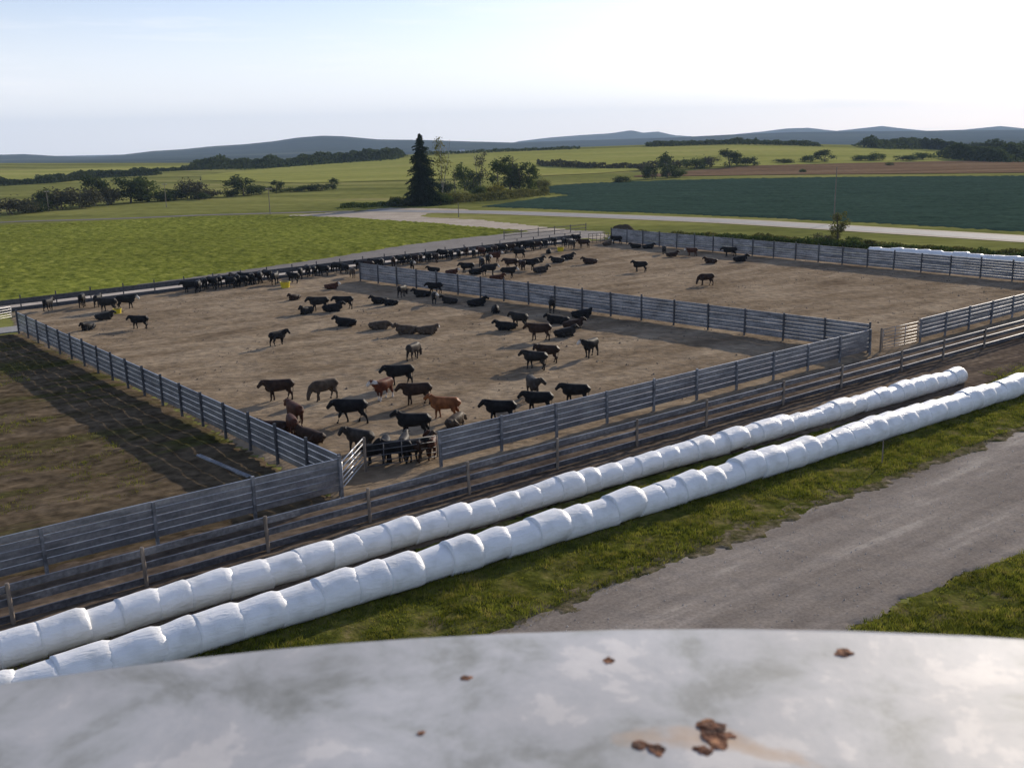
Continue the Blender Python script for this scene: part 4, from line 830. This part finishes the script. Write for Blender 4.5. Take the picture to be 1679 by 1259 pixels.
    dg = bpy.context.evaluated_depsgraph_get(); dg.update(); out = bpy.data.meshes.new_from_object(o.evaluated_get(dg)); bpy.data.objects.remove(o)
    out.name = 'cow_'+pose; out.materials.clear(); out.materials.append(COAT['black'])
    co = np.zeros(len(out.vertices)*3); out.vertices.foreach_get('co', co); co = co.reshape(-1, 3); co[:, 2] = np.maximum(co[:, 2], 0)
    out.vertices.foreach_set('co', co.astype(np.float32).ravel())
    Fp = np.array([fc, mz, poll*.55+fc*.45]); dist = np.min(np.linalg.norm(co[:, None]-Fp[None], axis=2), axis=1); fa = np.clip((.165-dist)/.04, 0, 1)
    Lp = np.array([tuple(q) for q in legs]); ld = np.min(np.linalg.norm(co[:, None]-Lp[None], axis=2), axis=1); la = np.clip((.22-ld)/.05, 0, 1)*(co[:, 2] < .35)
    nd = np.linalg.norm(co-np.array(nk)[None], axis=1); bel = np.clip((.26-nd)/.06, 0, 1)*(co[:, 2] > nk[2])
    a1 = out.attributes.new('face', 'FLOAT', 'POINT'); a1.data.foreach_set('value', fa.astype(np.float32))
    a2 = out.attributes.new('marks', 'FLOAT', 'POINT'); a2.data.foreach_set('value', np.maximum(np.maximum(fa, la), bel*.9).astype(np.float32))
    out.polygons.foreach_set('use_smooth', [True]*len(out.polygons)); return out
POSES = {k: cow_mesh(k) for k in ('up', 'level', 'walk', 'graze', 'turnl', 'turnr', 'lie', 'lielow', 'lieturn')}
GC = 'cattle in the feedlot pens'
L_, R_, T_, A_ = 180, 0, -90, 90       # facing left, right, toward the camera, away
COWS = [
 # front pen, foreground and gate
 (575, 693, 'walk', L_, 'black', 'black steer striding left in the open foreground of the pen'),
 (683, 663, 'level', L_+8, 'dkbrown', 'dark brown steer facing left behind the tan one'),
 (729, 686, 'up', L_-6, 'tan', 'tan orange steer facing left near the front fence'),
 (655, 632, 'level', L_+10, 'black', 'black steer facing left behind the white faced red one'),
 (629, 655, 'turnr', T_-30, 'hereford', 'red and white steer facing the camera left'),
 (458, 656, 'level', L_+12, 'dkbrown', 'dark steer facing left, nearest the left windbreak'),
 (532, 656, 'graze', L_+35, 'grey', 'grey khaki steer with lowered head, alone in the open'),
 (484, 697, 'level', 120, 'red', 'reddish brown steer turned away near the left windbreak'),
 (452, 712, 'lie', L_+10, 'dkbrown', 'dark brown steer lying partly hidden by the left windbreak'),
 (480, 716, 'graze', A_+20, 'red', 'red brown steer seen from behind beside the left windbreak'),
 (508, 725, 'lie', 150, 'dkbrown', 'dark steer lying against the end of the left windbreak'),
 (590, 742, 'turnl', 150, 'smoke', 'smoky grey steer behind the open pale gate'),
 (678, 716, 'up', L_-5, 'black', 'big black steer facing left just behind the gate crowd'),
 (617, 760, 'level', 200, 'black', 'black calf at the left end of the gate crowd'),
 (634, 754, 'graze', 100, 'black', 'black calf head down, second in the gate crowd'),
 (650, 760, 'up', L_, 'black', 'black calf broadside in the middle of the gate crowd'),
 (664, 750, 'level', A_, 'char', 'charcoal calf facing away in the gate crowd'),
 (679, 757, 'level', 20, 'black', 'black calf facing right in the gate crowd'),
 (697, 752, 'up', 60, 'dkbrown', 'dark brown calf near the right end of the gate crowd'),
 (709, 748, 'turnl', A_, 'red', 'reddish calf at the right end of the gate crowd'),
 (747, 698, 'lielow', 60, 'grey', 'grey brown calf lying behind the front windbreak end'),
 (820, 692, 'level', L_-8, 'black', 'black steer standing left along the front windbreak'),
 (882, 676, 'level', L_-10, 'black', 'black steer close behind the windbreak below a standing one'),
 (943, 662, 'level', L_-12, 'black', 'black steer leaning left, rightmost along the front windbreak'),
 (874, 652, 'turnl', T_+15, 'smoke', 'smoky striped looking steer standing toward the camera'),
 (877, 605, 'level', 150, 'char', 'charcoal steer facing left in the group of three'),
 (897, 594, 'turnl', 160, 'dkbrown', 'dark brown steer with tail out behind the charcoal one'),
 (968, 585, 'turnr', T_-35, 'blackw', 'black steer with pale face looking left, rightmost of the open pen'),
 (884, 558, 'level', L_, 'dkbrown', 'dark brown steer broadside with reddish legs'),
 (851, 537, 'level', L_-35, 'char', 'charcoal steer facing left beside a lying one'),
 (829, 541, 'lie', L_, 'black', 'black steer lying left of the charcoal one'),
 (905, 512, 'level', A_, 'char', 'dark steer facing the middle windbreak, in its shade'),
 (954, 521, 'lieturn', 0, 'blackw', 'black steer with white face close to the middle windbreak'),
 (914, 531, 'lie', L_, 'black', 'black steer lying in the shade, top of the resting group'),
 (940, 538, 'lie', 10, 'dkbrown', 'dark brown steer lying in the middle of the resting group'),
 (927, 552, 'lie', 20, 'char', 'charcoal steer lying lowest in the resting group'),
 (813, 513, 'lie', T_, 'black', 'black steer lying head on at the shadow edge'),
 (782, 502, 'lie', 10, 'black', 'black steer lying in shade left of the head on one'),
 (457, 566, 'turnr', 50, 'black', 'black calf standing alone turned to the right'),
 (667, 548, 'lie', L_+15, 'grey', 'grey brown steer lying left of the pair touching'),
 (701, 548, 'lieturn', -15, 'greyw', 'pale faced brown steer lying right of the pair touching'),
 (623, 540, 'lielow', 0, 'grey', 'grey brown steer lying alone facing right'),
 (567, 535, 'lie', L_, 'black', 'black steer lying alone with raised head facing left'),
 (679, 589, 'graze', 70, 'smoke', 'smoky brown steer seen from behind in mid pen'),
 (523, 510, 'level', L_+10, 'char', 'charcoal steer standing left over the resting trio'),
 (564, 507, 'level', L_+8, 'black', 'black steer standing at the right of the resting trio'),
 (503, 515, 'lie', T_-20, 'black', 'black steer lying toward the camera beneath the trio'),
 (546, 511, 'lie', 10, 'black', 'black steer lying between the two standing ones'),
 (483, 492, 'lie', T_-30, 'dkbrown', 'dark calf sitting up below the large yellow tub'),
 (544, 474, 'lie', 0, 'redw', 'brown calf with white face lying alone near the bunk'),
 (622, 498, 'lie', L_, 'black', 'black calf lying left of the two at the shadow edge'),
 (640, 501, 'lie', L_+10, 'black', 'black calf lying right of the two at the shadow edge'),
 (578, 455, 'graze', 110, 'grey', 'grey brown calf at the far corner of the middle windbreak'),
 (609, 459, 'level', L_, 'black', 'black calf in shade near the top of the middle windbreak'),
 (660, 467, 'level', 0, 'blackw', 'black calf in shade against the second windbreak bay'),
 (660, 487, 'graze', 70, 'char', 'charcoal calf standing below the one against the windbreak'),
 (692, 487, 'lie', L_, 'black', 'black steer lying in deep shade by the windbreak'),
 (713, 481, 'level', L_, 'black', 'black calf standing close to the middle windbreak in shade'),
 (712, 498, 'turnl', T_, 'blackw', 'white faced calf standing in shade facing the camera'),
 (737, 498, 'lie', 160, 'char', 'charcoal calf lying right of the white faced calf'),
 (229, 539, 'level', L_, 'black', 'black calf standing alone at the left of the pen'),
 (145, 541, 'lie', T_-20, 'black', 'black calf lying toward the camera near the left corner'),
 (172, 524, 'lie', 20, 'char', 'charcoal calf lying below the small yellow tub'),
 (177, 511, 'level', L_-5, 'char', 'charcoal steer standing behind the small yellow tub'),
 (162, 503, 'level', A_, 'black', 'black steer feeding at the bunk near the left corner'),
 (208, 506, 'level', 10, 'blackw', 'black steer with white on its face beside the small tub'),
 (81, 509, 'level', A_, 'black', 'black steer feeding at the bunk nearest the left corner'),
 (136, 503, 'graze', A_+10, 'black', 'black steer at the bunk between two gaps'),
 (481, 464, 'level', 150, 'blackw', 'black steer with white blaze behind the large yellow tub'),
 (452, 466, 'level', A_, 'black', 'black steer with its rear to the camera left of the large tub'),
 # rear pen
 (676, 443, 'turnl', T_, 'blackw', 'white faced calf just behind the left of the middle windbreak'),
 (711, 446, 'lie', L_, 'black', 'black calf lying behind the windbreak top in the rear pen'),
 (741, 450, 'lie', 0, 'redw', 'brown calf with pale face lying behind the windbreak top'),
 (766, 448, 'level', L_, 'black', 'black steer broadside behind the windbreak, left of the crowd'),
 (781, 450, 'lie', 0, 'black', 'black steer lying in the middle of the rear crowd'),
 (803, 452, 'level', 20, 'blackw', 'black steer with white face at the front of the rear crowd'),
 (790, 440, 'level', 100, 'char', 'charcoal steer in the middle of the rear crowd'),
 (800, 434, 'turnl', T_, 'blackw', 'white headed steer facing the camera in the rear crowd'),
 (811, 430, 'up', 0, 'redw', 'reddish steer with white head at the back of the crowd'),
 (834, 456, 'level', 8, 'blackw', 'dark steer with white face turned right, standing in front'),
 (815, 460, 'lie', 0, 'red', 'red brown calf lying low behind the windbreak top'),
 (838, 441, 'level', 160, 'dkbrown', 'dark brown steer behind the one with the white face'),
 (856, 443, 'level', T_+20, 'dkbrown', 'dark brown steer standing toward the camera right of the crowd'),
 (868, 443, 'level', 0, 'black', 'black steer broadside at the right edge of the crowd'),
 (882, 431, 'lie', 20, 'char', 'charcoal steer lying behind the crowd'),
 (887, 447, 'lie', 10, 'smoke', 'smoky steer lying alone right of the crowd'),
 (914, 431, 'lie', L_, 'char', 'charcoal steer lying left of a touching pair'),
 (931, 426, 'lie', 20, 'black', 'black steer lying right of a touching pair'),
 (967, 433, 'lie', L_, 'dkbrown', 'dark brown steer lying alone facing left in the rear pen'),
 (900, 416, 'lie', T_, 'black', 'black calf sitting beside the far yellow tub'),
 (851, 423, 'level', L_, 'black', 'black steer broadside at the bunk, its legs clear'),
 (937, 408, 'level', 120, 'smoke', 'smoky steer at the far end of the feed bunk'),
 (957, 407, 'level', L_, 'dkbrown', 'dark brown steer beyond the far yellow tub at the bunk end'),
 (1049, 446, 'up', L_, 'black', 'black steer standing alone facing left in the rear pen'),
 (1157, 468, 'graze', L_+8, 'dkbrown', 'dark brown steer walking head down alone in the rear pen'),
 (1010, 401, 'level', L_, 'blackw', 'black and white faced steer at the corner of the back windbreak'),
 (996, 403, 'lie', 30, 'greyw', 'pale faced calf lying near the far corner gate'),
 (1042, 407, 'lie', L_, 'black', 'black calf lying at the left of the back windbreak'),
 (1063, 408, 'lie', 0, 'black', 'second black calf lying along the back windbreak'),
 (1089, 417, 'level', T_, 'black', 'black calf standing end on by the back windbreak'),
 (1102, 421, 'lie', 10, 'dkbrown', 'dark calf lying at the feet of the end on calf'),
 (1134, 420, 'level', L_, 'redw', 'brown calf with pale legs near the back windbreak'),
 (1165, 432, 'lie', L_, 'dkbrown', 'dark brown calf lying at the edge of the back shade'),
 (1196, 421, 'level', L_, 'black', 'black steer standing in the shade of the back windbreak'),
 (1214, 429, 'lie', 10, 'black', 'black steer lying right of the one in the back shade'),
]
# the row feeding at the bunk, rumps to the camera
row = [(312, 478, 'broadside black steer first in the long bunk row'), (326, 477, 'black steer touching the first of the bunk row'), (349, 474, 'black steer feeding after the first gap in the bunk row'),
       (361, 472, 'black steer feeding just left of the second gap'), (378, 471, 'black steer beginning the dense part of the bunk row'), (390, 470, 'black steer second in the dense part of the bunk row'), (402, 468, 'black steer in the middle of the dense bunk row'),
       (414, 467, 'black steer fourth in the dense part of the bunk row'), (427, 465, 'black steer ending the dense part of the bunk row'), (439, 464, 'black steer near the large tub in the bunk row'), (505, 457, 'black steer feeding right of the large yellow tub'), (517, 455, 'black steer feeding between tub and windbreak corner'),
       (530, 454, 'black steer feeding left of a pale gap near the corner'), (566, 449, 'black steer feeding at the windbreak corner'),
       (626, 443, 'black steer feeding just past the windbreak corner'), (645, 440, 'dark steer feeding second past the windbreak corner'), (657, 439, 'black steer feeding behind the white faced calf'), (690, 435, 'dark steer feeding after the white faced calf'),
       (702, 433, 'black steer in the left part of the rear bunk row'), (714, 432, 'dark brown steer in the left part of the rear bunk row'), (727, 430, 'black steer feeding left of the open bunk gap'), (752, 427, 'black steer feeding right of the open bunk gap'), (764, 425, 'dark steer feeding above the rear crowd'),
       (777, 424, 'black steer feeding above the rear crowd'), (789, 422, 'reddish steer feeding above the rear crowd'), (822, 418, 'black steer feeding right of the white headed ones'), (835, 417, 'dark steer feeding behind the broadside one'), (866, 413, 'black steer feeding right of the broadside one'), (880, 411, 'dark steer feeding left of the far yellow tub'), (893, 410, 'black steer feeding just behind the sitting calf'), (908, 408, 'black steer feeding behind the far yellow tub')]
row += [(336, 0, 'black steer squeezed third in the left of the bunk row'), (384, 0, 'dark steer wedged second in the dense bunk row'), (396, 0, 'black steer wedged third in the dense bunk row'), (420, 0, 'dark steer wedged late in the dense bunk row'),
        (493, 0, 'black steer at the bunk touching the large yellow tub'), (553, 0, 'black steer at the bunk one gap before the corner'), (590, 0, 'black steer at the bunk right behind the windbreak corner'), (603, 0, 'dark steer at the bunk second behind the windbreak corner'), (615, 0, 'black steer at the bunk third behind the windbreak corner'),
        (668, 0, 'black steer at the bunk between two pale windows'), (680, 0, 'dark steer at the bunk right of two pale windows'), (739, 0, 'black steer at the bunk in the single opening'), (800, 0, 'black steer at the bunk above the white headed pair'), (811, 0, 'dark steer at the bunk right above the white headed pair'), (846, 0, 'black steer at the bunk hidden by the broadside one'), (925, 0, 'black steer at the bunk right of the far tub'), (945, 0, 'black steer last at the right end of the bunk')]
rr = random.Random(4)
for i, (x, y, lab) in enumerate(row):
    y = 524.5-(x+90)*.1228+3.2+1.8*math.sin(x*1.7)+rr.uniform(-.6, .6)
    c = 'dkbrown' if 'dark' in lab else ('red' if 'reddish' in lab else 'black')
    COWS.append((x, y, rr.choice(['level', 'graze', 'level', 'walk']), 128+rr.uniform(-38, 38) if 'broadside' not in lab else 190, c, lab))
for i, (x, y, pose, hd, ct, lab) in enumerate(COWS):
    q = G(x, y, .09); s = rr.uniform(.93, 1.04)*(.88 if 'calf' in lab else 1)
    o = ob('cow', POSES[pose], loc=tuple(q), rot=(0, 0, radians(hd+rr.uniform(-5, 5))), scale=(s*.95, s*1.03, s*rr.uniform(1.05, 1.11)))
    o.material_slots[0].link = 'OBJECT'; o.material_slots[0].material = COAT[ct]
    tag(o, lab, 'cow', GC)

# ------------------------------------------------------------------ air
hz_m = bpy.data.materials.new('haze'); hz_m.use_nodes = True; N = hz_m.node_tree.nodes; N.clear()
pv = N.new('ShaderNodeVolumePrincipled'); pv.inputs['Color'].default_value = (.55, .74, 1, 1); pv.inputs['Density'].default_value = 8.5e-5; pv.inputs['Anisotropy'].default_value = 0.0
mo = N.new('ShaderNodeOutputMaterial'); hz_m.node_tree.links.new(pv.outputs[0], mo.inputs['Volume'])
zt = 330.; zb = -60.
mb = MB().box((0, 3750, (zt+zb)/2), (24000, 13000, zt-zb))
tag(ob('haze', mb.mesh('haze', hz_m)), kind='stuff')
